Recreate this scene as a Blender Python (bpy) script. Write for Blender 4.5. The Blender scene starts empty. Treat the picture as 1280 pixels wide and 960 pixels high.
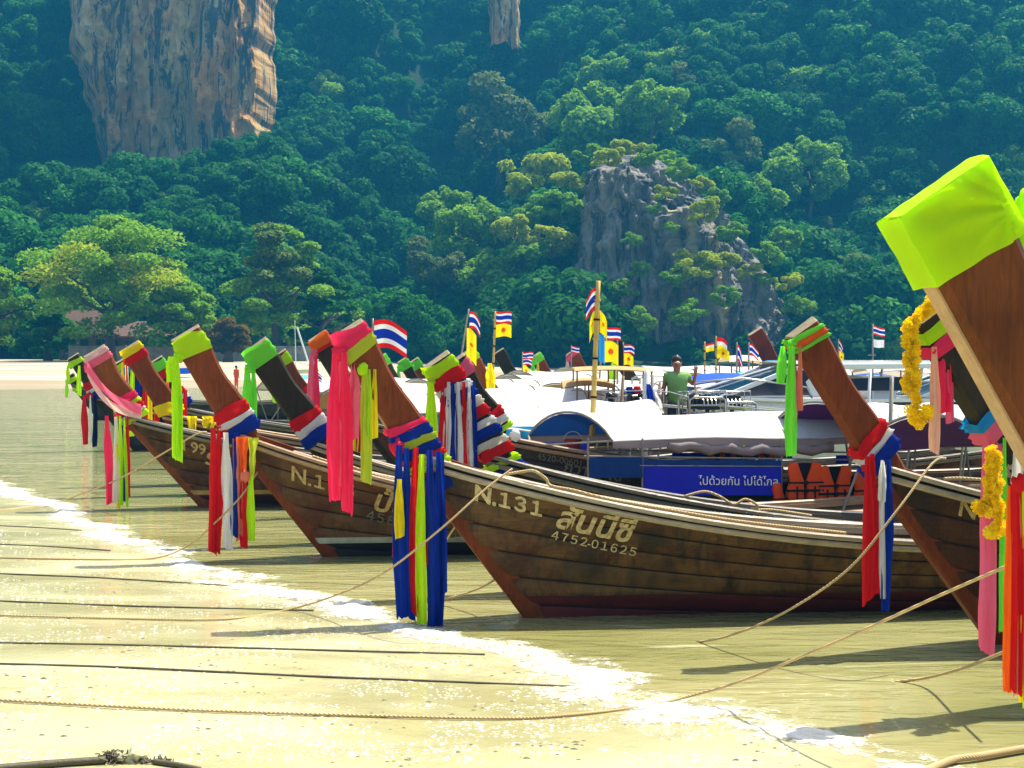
import bpy, bmesh, math, random
from mathutils import Vector, Matrix, noise
R = math.radians
sc = bpy.context.scene
COL = sc.collection
# ------------------------------------------------------------------ camera
F, H, HY = 1900.0, 2.4, 445.0           # focal length (px at 1280 wide), eye height, horizon row
cam_d = bpy.data.cameras.new('camera'); cam = bpy.data.objects.new('camera', cam_d); COL.objects.link(cam)
cam.location = (0, 0, H); cam.rotation_euler = (R(90), 0, 0)
cam_d.sensor_width = 36.0; cam_d.lens = 36.0*F/1280.0; cam_d.shift_y = (HY-480.0)/1280.0
cam_d.clip_start = 0.1; cam_d.clip_end = 4000
sc.camera = cam
# ------------------------------------------------------------------ sky, sun, exposure
SUN = Vector((0.36, 0.30, 1.0)).normalized()         # towards the sun: high, behind and right
EL = math.asin(SUN.z); AZ = math.atan2(SUN.x, SUN.y)
w = bpy.data.worlds.new('World'); sc.world = w; w.use_nodes = True
nt = w.node_tree; nt.nodes.clear()
sky = nt.nodes.new('ShaderNodeTexSky'); sky.sky_type = 'NISHITA'; sky.sun_disc = False
sky.sun_elevation = EL; sky.sun_rotation = AZ; sky.altitude = 0; sky.dust_density = 3.0; sky.ozone_density = .6
bg = nt.nodes.new('ShaderNodeBackground'); bg.inputs['Strength'].default_value = 0.12
wo = nt.nodes.new('ShaderNodeOutputWorld')
nt.links.new(sky.outputs[0], bg.inputs[0]); nt.links.new(bg.outputs[0], wo.inputs[0])
sd = bpy.data.lights.new('sun', 'SUN'); sd.energy = 4.6; sd.angle = R(0.5); sd.color = (1.0, 0.93, 0.76)
so = bpy.data.objects.new('sun', sd); COL.objects.link(so); so.location = (20, 10, 60)
so.rotation_euler = SUN.to_track_quat('Z', 'Y').to_euler()
sc.view_settings.view_transform = 'Standard'; sc.view_settings.look = 'None'
sc.view_settings.gamma = 1.0; sc.view_settings.exposure = 1.1; sc.view_settings.use_curve_mapping = False
sc.render.engine = 'CYCLES'
cy = sc.cycles
cy.use_denoising = True; cy.max_bounces = 6; cy.diffuse_bounces = 3; cy.glossy_bounces = 3
cy.transmission_bounces = 3; cy.volume_bounces = 0; cy.transparent_max_bounces = 8
cy.sample_clamp_indirect = 6; cy.caustics_reflective = False; cy.caustics_refractive = False
cy.volume_max_steps = 32
rnd = random.Random(7)

# ------------------------------------------------------------------ helpers
def at(px, py, d):
    return Vector(((px-640.0)/F*d, d, H+(HY-py)/F*d))
def tag(o, label=None, cat=None, group=None, kind=None):
    if label: o['label'] = label
    if cat: o['category'] = cat
    if group: o['group'] = group
    if kind: o['kind'] = kind
    return o
def empty(name, loc=(0,0,0), rz=0.0, label=None, cat=None, group=None):
    o = bpy.data.objects.new(name, None); COL.objects.link(o)
    o.location = loc; o.rotation_euler = (0, 0, rz); o.empty_display_size = .1
    return tag(o, label, cat, group)
class MB:
    def __init__(s): s.v = []; s.f = []; s.m = []
    def add(s, vs, fs, mi=0):
        n = len(s.v); s.v.extend([tuple(p) for p in vs]); s.f.extend([tuple(i+n for i in f) for f in fs]); s.m.extend([mi]*len(fs)); return s
    def box(s, c, sz, M=None, mi=0):
        x, y, z = sz[0]/2, sz[1]/2, sz[2]/2
        vs = [Vector((a*x, b*y, e*z)) for a in (-1,1) for b in (-1,1) for e in (-1,1)]
        if M is not None: vs = [M @ v for v in vs]
        vs = [v+Vector(c) for v in vs]
        return s.add(vs, [(0,1,3,2),(4,6,7,5),(0,4,5,1),(2,3,7,6),(0,2,6,4),(1,5,7,3)], mi)
    def tube(s, pts, r, n=6, cap=True, mi=0):
        pts = [Vector(p) for p in pts]; k = len(pts)
        rs = r if isinstance(r, (list, tuple)) else [r]*k
        t0 = (pts[1]-pts[0]).normalized()
        up = Vector((0,0,1)) if abs(t0.z) < .9 else Vector((1,0,0))
        nrm = t0.cross(up).normalized()
        vs = []
        for i in range(k):
            t = (pts[min(i+1,k-1)]-pts[max(i-1,0)]).normalized()
            nrm = (nrm - t*nrm.dot(t)).normalized(); b = t.cross(nrm)
            for j in range(n):
                a = 2*math.pi*j/n
                vs.append(pts[i]+(nrm*math.cos(a)+b*math.sin(a))*rs[i])
        fs = [(i*n+j, i*n+(j+1)%n, (i+1)*n+(j+1)%n, (i+1)*n+j) for i in range(k-1) for j in range(n)]
        if cap: fs += [tuple(range(n))[::-1], tuple((k-1)*n+j for j in range(n))]
        return s.add(vs, fs, mi)
    def sweep(s, pts, sec, side, mi=0):
        """rectangular/any section swept along pts; sec = [(across, up)], side(i) = across vector"""
        k = len(sec); vs = []
        for i, p in enumerate(pts):
            a = side(i)
            for (u, z) in sec: vs.append(Vector(p)+a*u+Vector((0,0,z)))
        n = len(pts)
        fs = [(i*k+j, i*k+(j+1)%k, (i+1)*k+(j+1)%k, (i+1)*k+j) for i in range(n-1) for j in range(k)]
        fs += [tuple(range(k))[::-1], tuple((n-1)*k+j for j in range(k))]
        return s.add(vs, fs, mi)
    def grid(s, fn, nu, nv, mi=0):
        vs = [fn(i/nu, j/nv) for j in range(nv+1) for i in range(nu+1)]
        fs = [(j*(nu+1)+i, j*(nu+1)+i+1, (j+1)*(nu+1)+i+1, (j+1)*(nu+1)+i) for j in range(nv) for i in range(nu)]
        return s.add(vs, fs, mi)
    def prism(s, poly, y0, y1, mi=0):
        """polygon in xz extruded along y"""
        n = len(poly)
        vs = [(x, y0, z) for x, z in poly]+[(x, y1, z) for x, z in poly]
        fs = [tuple(range(n)), tuple(range(2*n-1, n-1, -1))]+[(i, i+n, (i+1)%n+n, (i+1)%n) for i in range(n)]
        return s.add(vs, fs, mi)
    def blob(s, c, r, seg=8, ring=6, lump=0.0, sd=0, mi=0):
        vs = []; c = Vector(c); r = Vector(r) if not isinstance(r, (int, float)) else Vector((r, r, r))
        for j in range(ring+1):
            th = math.pi*j/ring
            for i in range(seg):
                a = 2*math.pi*i/seg
                d = Vector((math.sin(th)*math.cos(a), math.sin(th)*math.sin(a), math.cos(th)))
                k = 1+lump*noise.noise(d*2.3+Vector((sd*3.1, sd, 0)))
                vs.append(c+Vector((d.x*r.x, d.y*r.y, d.z*r.z))*k)
        fs = [(j*seg+i, (j+1)*seg+i, (j+1)*seg+(i+1)%seg, j*seg+(i+1)%seg) for j in range(ring) for i in range(seg)]
        return s.add(vs, fs, mi)
    def build(s, name, mats, parent=None, smooth=False, bevel=0.0, fix=True):
        me = bpy.data.meshes.new(name); me.from_pydata(s.v, [], s.f)
        mats = mats if isinstance(mats, (list, tuple)) else [mats]
        for m in mats: me.materials.append(m)
        if len(mats) > 1: me.polygons.foreach_set('material_index', s.m)
        if fix:
            bm = bmesh.new(); bm.from_mesh(me)
            bmesh.ops.remove_doubles(bm, verts=bm.verts, dist=1e-5)
            bmesh.ops.recalc_face_normals(bm, faces=bm.faces)
            if bevel: bmesh.ops.bevel(bm, geom=[e for e in bm.edges if len(e.link_faces) == 2 and e.calc_face_angle(0) > .5], offset=bevel, segments=2, affect='EDGES', profile=.6)
            bm.to_mesh(me); bm.free()
        if smooth:
            me.polygons.foreach_set('use_smooth', [True]*len(me.polygons))
        me.update()
        o = bpy.data.objects.new(name, me); COL.objects.link(o)
        if parent: o.parent = parent
        return o
def lerp(a, b, t): return a+(b-a)*t
def clamp(x, a=0.0, b=1.0): return max(a, min(b, x))
def smooth01(x): x = clamp(x); return x*x*(3-2*x)
def fb(p, o=4):
    return noise.fractal(Vector(p), 1.0, 2.0, o)
def copy_tree(o, parent=None):
    c = o.copy(); COL.objects.link(c); c.parent = parent
    for ch in list(o.children): copy_tree(ch, c)
    return c
# ------------------------------------------------------------------ materials
class NT:
    def __init__(s, name):
        s.mat = bpy.data.materials.new(name); s.mat.use_nodes = True
        s.t = s.mat.node_tree; s.t.nodes.clear(); s.out = s.t.nodes.new('ShaderNodeOutputMaterial')
    def n(s, typ, **kw):
        x = s.t.nodes.new(typ)
        for k, v in kw.items():
            if k in x.inputs: x.inputs[k].default_value = v
            else: setattr(x, k, v)
        return x
    def l(s, a, b): s.t.links.new(a, b)
    def coords(s, scale=(1,1,1), kind='Object'):
        tc = s.n('ShaderNodeTexCoord'); mp = s.n('ShaderNodeMapping'); mp.inputs['Scale'].default_value = scale
        s.l(tc.outputs[kind], mp.inputs[0]); return mp.outputs[0]
    def noise(s, vec, scale, detail=4, rough=.6, dist=0.0):
        x = s.n('ShaderNodeTexNoise'); x.inputs['Scale'].default_value = scale; x.inputs['Detail'].default_value = detail
        x.inputs['Roughness'].default_value = rough; x.inputs['Distortion'].default_value = dist
        if vec is not None: s.l(vec, x.inputs['Vector'])
        return x.outputs['Fac']
    def ramp(s, fac, stops, interp='LINEAR'):
        x = s.n('ShaderNodeValToRGB'); x.color_ramp.interpolation = interp
        e = x.color_ramp.elements
        while len(e) < len(stops): e.new(.5)
        for q, (p, c) in zip(e, stops):
            q.position = p; q.color = (c[0], c[1], c[2], 1) if not isinstance(c, (int, float)) else (c, c, c, 1)
        s.l(fac, x.inputs[0]); return x.outputs[0]
    def mix(s, fac, a, b, mode='MIX'):
        x = s.n('ShaderNodeMix', data_type='RGBA', blend_type=mode)
        for sock, v in ((x.inputs[0], fac), (x.inputs[6], a), (x.inputs[7], b)):
            if isinstance(v, (int, float)): sock.default_value = v
            elif isinstance(v, (tuple, list)): sock.default_value = (v[0], v[1], v[2], 1)
            else: s.l(v, sock)
        return x.outputs[2]
    def math(s, op, a, b=0.0, c=None):
        x = s.n('ShaderNodeMath', operation=op)
        for i, v in enumerate((a, b, c)):
            if v is None: continue
            if isinstance(v, (int, float)): x.inputs[i].default_value = v
            else: s.l(v, x.inputs[i])
        return x.outputs[0]
    def bump(s, h, strength=.3, dist=.02):
        x = s.n('ShaderNodeBump'); x.inputs['Strength'].default_value = strength; x.inputs['Distance'].default_value = dist
        s.l(h, x.inputs['Height']); return x.outputs[0]
    def pbr(s, col, rough=.6, spec=.5, normal=None, metal=0.0, coat=0.0, ior=None):
        p = s.n('ShaderNodeBsdfPrincipled')
        for k, v in (('Base Color', col), ('Roughness', rough), ('Specular IOR Level', spec), ('Metallic', metal), ('Coat Weight', coat)):
            if isinstance(v, (int, float)): p.inputs[k].default_value = v
            elif isinstance(v, (tuple, list)): p.inputs[k].default_value = (v[0], v[1], v[2], 1)
            else: s.l(v, p.inputs[k])
        if ior: p.inputs['IOR'].default_value = ior
        if normal is not None: s.l(normal, p.inputs['Normal'])
        s.l(p.outputs[0], s.out.inputs[0]); return p
M = {}
def hull_wood(name, c1, c2, stain, low=None, band=0.16, rough=.55):
    """weathered planks: fore-and-aft grain, tar stains, painted band at the waterline"""
    t = NT(name); v = t.coords((.45, 1, 5)); v2 = t.coords((1, 1, 1)); oi = t.n('ShaderNodeObjectInfo')
    g = t.noise(v, 9, 6, .7, .6); p = t.noise(v2, 2.1, 5, .65, .8); sp = t.noise(t.coords((1.6, 1, .7)), 1.7, 6, .7, 1.2)
    col = t.mix(t.ramp(p, [(.35, 0), (.65, 1)]), c1, c2)
    col = t.mix(t.math('MULTIPLY', t.ramp(g, [(.45, 0), (.75, 1)]), .55), col, stain)
    col = t.mix(t.math('MULTIPLY', t.ramp(sp, [(.47, 0), (.60, 1)]), .85), col, stain)
    sc2 = t.noise(t.coords((2.5, 1, 9)), 14, 3, .6)
    col = t.mix(t.math('MULTIPLY', t.ramp(sc2, [(.66, 0), (.74, 1)]), .45), col, (c2[0]*1.9, c2[1]*1.9, c2[2]*1.7))
    col = t.mix(t.math('MULTIPLY', oi.outputs['Random'], .28), col, stain)
    if low:
        sx = t.n('ShaderNodeSeparateXYZ'); tc = t.n('ShaderNodeTexCoord'); t.l(tc.outputs['Object'], sx.inputs[0])
        zz = t.math('ADD', sx.outputs[2], t.math('MULTIPLY', t.math('SUBTRACT', p, .5), .03))
        k = t.math('LESS_THAN', zz, band)
        lowc = t.mix(t.ramp(p, [(.3, 0), (.7, 1)]), low, (low[0]*.55, low[1]*.55, low[2]*.55))
        wr_ = t.ramp(zz, [(band, 0), (band+.04, 1), (band+.20, .6), (band+.42, 0)]); col = t.mix(t.math('MULTIPLY', t.math('MULTIPLY', wr_, .45), t.ramp(p, [(.40, 0), (.58, 1)])), col, (c2[0]*1.5, c2[1]*1.5, c2[2]*1.5))
        col = t.mix(k, col, lowc)
    rg = t.ramp(g, [(.3, rough-.15), (.8, rough+.2)])
    t.pbr(col, rg, .22, t.bump(t.math('ADD', g, t.math('MULTIPLY', sp, .6)), .5, .012)); M[name] = t.mat; return t.mat
def wood(name, c1, c2, rough=.35, coat=.0, sc=(6, 6, .6), scale=7):
    t = NT(name); v = t.coords(sc); g = t.noise(v, scale, 6, .7, .8); p = t.noise(t.coords(), 3.0, 4)
    col = t.mix(t.ramp(g, [(.3, 0), (.7, 1)]), c1, c2)
    col = t.mix(t.math('MULTIPLY', t.ramp(p, [(.45, 0), (.7, 1)]), .4), col, (c1[0]*.45, c1[1]*.45, c1[2]*.45))
    t.pbr(col, t.ramp(p, [(.3, rough-.08), (.7, rough+.15)]), .5 if coat else .18, t.bump(g, .25, .006), coat=coat); M[name] = t.mat; return t.mat
def cloth(name, c, trans=.45, weave=True):
    t = NT(name); p = t.noise(t.coords(), 9, 3); wv = t.noise(t.coords((1, 1, .12)), 60, 2)
    col = t.mix(t.math('MULTIPLY', t.ramp(p, [(.35, 0), (.7, 1)]), .18), c, (c[0]*.7, c[1]*.65, c[2]*.6))
    d = t.n('ShaderNodeBsdfPrincipled'); d.inputs['Roughness'].default_value = .75; d.inputs['Specular IOR Level'].default_value = .2
    tr = t.n('ShaderNodeBsdfTranslucent'); mx = t.n('ShaderNodeMixShader'); mx.inputs[0].default_value = trans
    t.l(col, d.inputs['Base Color']); t.l(col, tr.inputs[0])
    b = t.bump(wv, .25, .004); t.l(b, d.inputs['Normal'])
    t.l(d.outputs[0], mx.inputs[1]); t.l(tr.outputs[0], mx.inputs[2]); t.l(mx.outputs[0], t.out.inputs[0]); M[name] = t.mat; return t.mat
def plain(name, c, rough=.5, metal=0.0, var=.15, spec=.5, coat=0.0, scale=6):
    t = NT(name); p = t.noise(t.coords(), scale, 5, .65)
    col = t.mix(t.math('MULTIPLY', t.ramp(p, [(.35, 0), (.7, 1)]), 1.0), c, tuple(x*(1-var*2) for x in c))
    t.pbr(col, t.ramp(p, [(.3, max(.03, rough-.1)), (.7, min(1, rough+.1))]), spec, t.bump(p, .12, .01), metal, coat); M[name] = t.mat; return t.mat

hull_wood('hull_n131', (0.0791, 0.0251, 0.0079), (0.1582, 0.0851, 0.0244), (.022, .020, .012), (.115, .018, .014), .20)
hull_wood('hull_n135', (0.0877, 0.0198, 0.0066), (0.1402, 0.0798, 0.0244), (.045, .020, .012), (.022, .020, .018), .17)
hull_wood('hull_n99', (0.071, 0.020, 0.005), (0.129, 0.058, 0.014), (.016, .012, .008), (.05, .012, .01), .18)
hull_wood('hull_dark', (.030, .024, .018), (.060, .045, .028), (.010, .009, .008), (.05, .012, .01), .12)
hull_wood('hull_brown', (0.0525, 0.0137, 0.0040), (0.0817, 0.0281, 0.0073), (.016, .010, .007), (.04, .012, .01), .15)
hull_wood('hull_red', (.085, .022, .013), (.13, .04, .02), (.03, .010, .008), (.04, .012, .01), .12)
wood('prow_brown', (.11, .020, .004), (.21, .050, .008), .55, .0)
wood('prow_orange', (.12, .030, .005), (.23, .065, .010), .5, .0)
wood('prow_near', (.085, .022, .004), (.17, .048, .008), .5, .0)
wood('prow_red', (.10, .020, .012), (.17, .022, .012), .45, .0)
wood('prow_black', (.014, .012, .008), (.040, .026, .010), .5, .0)
wood('prow_tan', (.36, .22, .11), (.48, .32, .17), .55)
wood('end_grain', (.20, .16, .10), (.34, .28, .19), .7, 0, (3, 3, 3), 12)
wood('rail_polish', (.26, .20, .12), (.44, .36, .24), .22, .6, (.5, 6, 6))
wood('rail_brown', (.24, .13, .06), (.42, .26, .13), .32, .3, (.5, 6, 6))
wood('rail_dark', (.09, .075, .05), (.19, .16, .11), .25, .5, (.5, 6, 6))
wood('inner_wood', (.10, .07, .04), (.17, .12, .07), .7, 0, (.5, 6, 6))
wood('bamboo', (.55, .36, .08), (.68, .48, .14), .4)
plain('caulk', (.012, .011, .009), .8)
plain('paint_cream', (.62, .50, .24), .6, 0, .32, scale=26)
plain('paint_gold', (.52, .36, .13), .6, 0, .32, scale=26)
plain('paint_dull', (.16, .15, .10), .7, 0, .2, scale=22)
plain('paint_white', (.78, .78, .75), .4, 0, .05)
plain('paint_dark', (.02, .03, .035), .3)
plain('stripe_pale', (.42, .44, .33), .6, 0, .2)
plain('stripe_gold', (.48, .28, .07), .6, 0, .2)
CC = {'lime': (.55, .93, .006), 'green': (.22, .90, .06), 'pink': (.98, .035, .13), 'rose': (.95, .16, .28), 'red': (.72, .012, .016), 'blue': (.006, .035, .36),
      'white': (.82, .82, .80), 'yellow': (.98, .80, .004), 'orange': (.95, .16, .015), 'salmon': (.85, .26, .16), 'peach': (.92, .52, .36),
      'sky': (.02, .30, .72), 'navy': (.010, .012, .06), 'olive': (.55, .66, .04), 'palepink': (.90, .55, .55), 'black': (.012, .014, .014), 'cream': (.80, .74, .60)}
for k, c in CC.items(): cloth('cloth_'+k, c)
cloth('tarp_white', (.72, .72, .70), .25); cloth('tarp_blue', (.012, .09, .50), .25); cloth('tarp_sky', (.04, .40, .72), .3)
cloth('tarp_tan', (.55, .38, .18), .3); cloth('tarp_teal', (.10, .50, .46), .2); cloth('tarp_purple', (.09, .02, .16), .15); cloth('tarp_grey', (.30, .24, .24), .15)
cloth('panel_blue', (.022, .024, .52), .12); cloth('panel_navy', (.008, .045, .19), .1); cloth('jacket_orange', (1.0, .10, .008), .15); cloth('jacket_black', (.014, .012, .016), .02)
cloth('shirt_green', (.22, .44, .13), .1); cloth('trousers', (.03, .05, .12), .05); cloth('marigold', (.98, .68, .002), .3)
plain('skin', (.34, .16, .085), .5, 0, .1); plain('hair', (.010, .008, .008), .5); plain('eye_dark', (.01, .01, .01), .2)
plain('gelcoat', (.80, .82, .80), .15, 0, .03, .5, .5); plain('boat_black', (.008, .012, .022), .12, 0, .1, .5, .6); plain('boat_glass', (.006, .020, .055), .05, 0, .1, .6)
plain('steel', (.55, .55, .52), .3, .9, .1); plain('engine_dark', (.02, .02, .022), .4, .4, .3); plain('engine_red', (.40, .02, .02), .4); plain('pole_grey', (.30, .27, .22), .5, .1)
plain('brown_metal', (.22, .12, .06), .6)
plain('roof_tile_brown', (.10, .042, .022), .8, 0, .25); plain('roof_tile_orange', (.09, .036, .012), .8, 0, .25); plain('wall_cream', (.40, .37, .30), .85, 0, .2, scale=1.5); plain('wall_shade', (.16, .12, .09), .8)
plain('window_dark', (.02, .03, .035), .2); plain('seat_blue', (.03, .10, .32), .5)
t = NT('rope'); v = t.coords((1, 1, 1)); wv = t.n('ShaderNodeTexWave'); wv.inputs['Scale'].default_value = 22; wv.bands_direction = 'DIAGONAL'; t.l(v, wv.inputs[0])
t.pbr(t.mix(t.noise(v, 5), (.38, .26, .12), (.56, .42, .22)), .8, .3, t.bump(wv.outputs['Fac'], .6, .01)); M['rope'] = t.mat
t = NT('rope_wet'); v = t.coords(); t.pbr(t.mix(t.noise(v, 4), (.035, .032, .018), (.12, .10, .055)), .6, .4, t.bump(t.noise(v, 60), .5, .01)); M['rope_wet'] = t.mat
# leaves
def leafmat(name, c1, c2, c3, trans=.35, vary=1.0):
    t = NT(name); oi = t.n('ShaderNodeObjectInfo'); g = t.n('ShaderNodeNewGeometry')
    n1 = t.noise(t.coords((1, 1, 1)), .35, 3)
    col = t.mix(g.outputs['Random Per Island'], c1, c2)
    col = t.mix(t.ramp(n1, [(.4, 0), (.7, 1)]), col, c3)
    hue = t.ramp(oi.outputs['Random'], [(0, (.45, .62, .80)), (.30, (.75, .85, .95)), (.55, (1, 1, 1)), (.78, (1.25, 1.12, .75)), (1, (1.6, 1.5, .7))])
    col = t.mix(vary, col, t.mix(1.0, col, hue, 'MULTIPLY'))
    d = t.n('ShaderNodeBsdfPrincipled'); d.inputs['Roughness'].default_value = .6; d.inputs['Specular IOR Level'].default_value = .06
    tr = t.n('ShaderNodeBsdfTranslucent'); mx = t.n('ShaderNodeMixShader'); mx.inputs[0].default_value = trans
    t.l(col, d.inputs['Base Color']); t.l(t.mix(.5, col, (c2[0]*1.1, c2[1]*1.2, c2[2]*.5)), tr.inputs[0])
    t.l(d.outputs[0], mx.inputs[1]); t.l(tr.outputs[0], mx.inputs[2]); t.l(mx.outputs[0], t.out.inputs[0]); M[name] = t.mat
leafmat('leaf_jungle', (.008, .080, .006), (.038, .185, .009), (.018, .125, .010))
leafmat('leaf_yellow', (.20, .31, .010), (.42, .48, .016), (.30, .36, .012), .4, .2)
leafmat('leaf_bright', (.080, .24, .010), (.26, .44, .020), (.15, .33, .016), .4, .25)
leafmat('leaf_grey', (.07, .12, .030), (.17, .22, .055), (.12, .16, .04), .35, .4)
leafmat('leaf_orange', (.25, .12, .02), (.30, .16, .03), (.10, .12, .02))
plain('bark', (.10, .075, .05), .9, 0, .25); plain('bark_pale', (.22, .20, .16), .9, 0, .25)
# rock
def rockmat(name, stops, streak, zs=.16, warm=None):
    t = NT(name); v = t.coords((1, 1, zs)); v2 = t.coords()
    a = t.noise(v, .20, 8, .65, 1.0); b = t.noise(v2, .09, 5, .6, .5); c = t.noise(v, .55, 5, .7, .5); d = t.noise(v2, 1.1, 8, .75)
    col = t.ramp(a, stops)
    if warm: col = t.mix(t.ramp(b, [(.47, 0), (.62, 1)]), col, warm)
    col = t.mix(t.math('MULTIPLY', t.ramp(c, [(.50, 0), (.57, 1)]), .9), col, streak)
    col = t.mix(t.math('MULTIPLY', t.ramp(d, [(.5, 0), (.8, 1)]), .5), col, (streak[0]*.6, streak[1]*.6, streak[2]*.6))
    t.pbr(col, .9, .2, t.bump(t.math('ADD', d, t.math('MULTIPLY', a, 1.5)), .9, .6)); M[name] = t.mat
rockmat('rock_cliff', [(.34, (.16, .14, .12)), (.44, (.46, .31, .12)), (.55, (.58, .40, .15)), (.66, (.72, .62, .42))], (.035, .040, .045), .10, (.60, .29, .07))
rockmat('rock_outcrop', [(.3, (.13, .13, .125)), (.45, (.22, .215, .205)), (.56, (.32, .29, .24)), (.66, (.56, .44, .22))], (.060, .062, .064), .16)
# ground
t = NT('sand'); v = t.coords(); v2 = t.coords((.55, 1.0, 1))
a = t.noise(v2, .55, 6, .6, .8); b = t.noise(v, 38, 4, .7); c = t.noise(v, 5.5, 5, .6)
sx = t.n('ShaderNodeSeparateXYZ'); t.l(v, sx.inputs[0])
far = t.math('GREATER_THAN', sx.outputs[1], 60.0)
col = t.mix(t.ramp(a, [(.36, 0), (.62, 1)]), (.335, .315, .150), (.53, .505, .300))  # tone patches: pale ones paint glare into the colour, dark ones are wet sand
col = t.mix(t.math('MULTIPLY', t.ramp(c, [(.5, 0), (.8, 1)]), .3), col, (.27, .22, .14))
col = t.mix(t.math('MULTIPLY', t.ramp(b, [(.62, 0), (.72, 1)]), .35), col, (.62, .55, .40))
fcol = t.mix(t.ramp(t.noise(t.coords((.05, .5, 1)), 1.0, 6), [(.40, 0), (.62, 1)]), (.26, .21, .13), (.50, .44, .32))
lowb = t.math('LESS_THAN', t.math('ADD', sx.outputs[2], t.math('MULTIPLY', t.noise(t.coords((.08, .08, 1)), 1.5, 4), .5)), .75)
fcol = t.mix(t.math('MULTIPLY', lowb, .75), fcol, (.24, .19, .11))
col = t.mix(far, col, fcol)
rough = t.ramp(a, [(.45, .04), (.62, .22)])
t.pbr(col, t.math('MAXIMUM', rough, t.math('MULTIPLY', far, .9)), .55, t.bump(t.math('ADD', t.math('MULTIPLY', b, .25), c), .35, .02)); M['sand'] = t.mat
t = NT('water'); v = t.coords((.55, 1.35, 1)); v2 = t.coords((.5, 1.3, 1))
a = t.noise(v, 1.35, 3, .5, .9); b = t.noise(v, .33, 5, .6, .9); c = t.noise(t.coords((.5, 1.5, 1)), 3.6, 2, .5, .8)
sx = t.n('ShaderNodeSeparateXYZ'); t.l(t.coords(), sx.inputs[0])
shal = t.n('ShaderNodeClamp'); sx2 = t.math('ADD', sx.outputs[0], t.math('MULTIPLY', sx.outputs[1], .60)); t.l(t.math('MULTIPLY_ADD', sx2, -.22, 2.75), shal.inputs[0])
col = t.mix(t.ramp(b, [(.35, 0), (.66, 1)]), (.150, .162, .055), (.270, .272, .118))
col = t.mix(t.math('MULTIPLY', shal.outputs[0], .7), col, t.mix(t.ramp(b, [(.35, 0), (.66, 1)]), (.24, .225, .085), (.38, .34, .165)))
deep = t.math('MULTIPLY_ADD', sx.outputs[1], 1/60.0, -.25)
t.mat.use_nodes = True
dc = t.n('ShaderNodeClamp'); t.l(deep, dc.inputs[0])
col = t.mix(t.math('MULTIPLY', dc.outputs[0], .55), col, (.22, .28, .15))
fo = t.noise(t.coords((.16, 1.0, 1)), 1.25, 7, .68, 1.2)
t.pbr(t.mix(t.math('MULTIPLY', t.ramp(fo, [(.63, 0), (.70, 1)]), .65), col, (.62, .60, .42)), .06, .5,
      t.bump(t.math('ADD', t.math('MULTIPLY', b, 1.6), t.math('ADD', a, t.math('MULTIPLY', c, .5))), .55, .05), ior=1.33); M['water'] = t.mat
t = NT('foam'); v = t.coords(); a = t.noise(v, 26, 5, .7); b = t.noise(v, 90, 3, .7)
t.pbr(t.mix(t.ramp(a, [(.35, 0), (.6, 1)]), (.60, .57, .42), (.86, .84, .74)), .45, .4, t.bump(t.math('ADD', a, b), .8, .02)); M['foam'] = t.mat
t = NT('foam_lace'); v = t.coords(); a = t.noise(v, 11, 6, .75, .6); b = t.noise(v, 70, 3, .7); at_ = t.n('ShaderNodeAttribute'); at_.attribute_name = 'lace'
vo = t.n('ShaderNodeTexVoronoi'); vo.inputs['Scale'].default_value = 34; t.l(v, vo.inputs['Vector'])
k_ = t.math('ADD', at_.outputs['Fac'], t.math('ADD', t.math('MULTIPLY', t.math('SUBTRACT', a, .5), 1.5), t.math('ADD', t.math('MULTIPLY', t.math('SUBTRACT', b, .5), .5), t.math('MULTIPLY', vo.outputs['Distance'], .25))))
al = t.ramp(k_, [(.40, 0), (.62, .45), (.95, 1)])
pb = t.pbr(t.mix(t.ramp(a, [(.35, 0), (.6, 1)]), (.62, .58, .42), (.86, .84, .74)), .5, .3, t.bump(t.math('ADD', a, b), .9, .02)); t.l(al, pb.inputs['Alpha']); M['foam_lace'] = t.mat
t = NT('hill_soil'); v = t.coords(); a = t.noise(v, .12, 6); t.pbr(t.mix(a, (.010, .030, .012), (.03, .06, .02)), .95, .1, t.bump(a, 1, .8)); M['hill_soil'] = t.mat  # ground kept very dark, so shadow between the crowns is in its colour
# ------------------------------------------------------------------ ground, water
SHORE = [(-40, 32), (7, 3.45), (8.89, 2.31), (9.66, 1.76), (11.2, .59), (13.6, -1.05), (17.1, -3.55), (28.0, -9.4), (45, -19.5), (140, -80), (300, -180)]
def shore_x(y):
    for (a, xa), (b, xb) in zip(SHORE, SHORE[1:]):
        if y <= b: return lerp(xa, xb, (y-a)/(b-a))+.10*math.sin(y*1.1)+.06*math.sin(y*2.7+1)
    return -200
def shore_d(x, y):                       # metres landwards of the near waterline
    return (shore_x(y)-x)*.855
def sand_z(x, y):
    d1 = shore_d(x, y); z1 = clamp(d1*.026, -.9, .9)
    far0 = 114+5*math.sin(x*.05)+2*math.sin(x*.17)
    z2 = (y-far0)*.042-2.2*smooth01((x+24)/10.0)
    if y > 150: z2 = min(z2, 1.7+(y-150)*.006)
    if y > far0-30: z1 = -.9
    z = max(z1, clamp(z2, -.9, 2.2))
    if y < 40 and -20 < x < 20: z += .006*noise.noise(Vector((x*1.3, y*2.2, 0)))+.003*noise.noise(Vector((x*5, y*7, 3)))
    return z
def nonuni(a, b, fine_a, fine_b, fs, gs):
    xs = []; x = a
    while x < b:
        xs.append(x); x += fs if fine_a <= x < fine_b else gs
    xs.append(b); return xs
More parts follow.
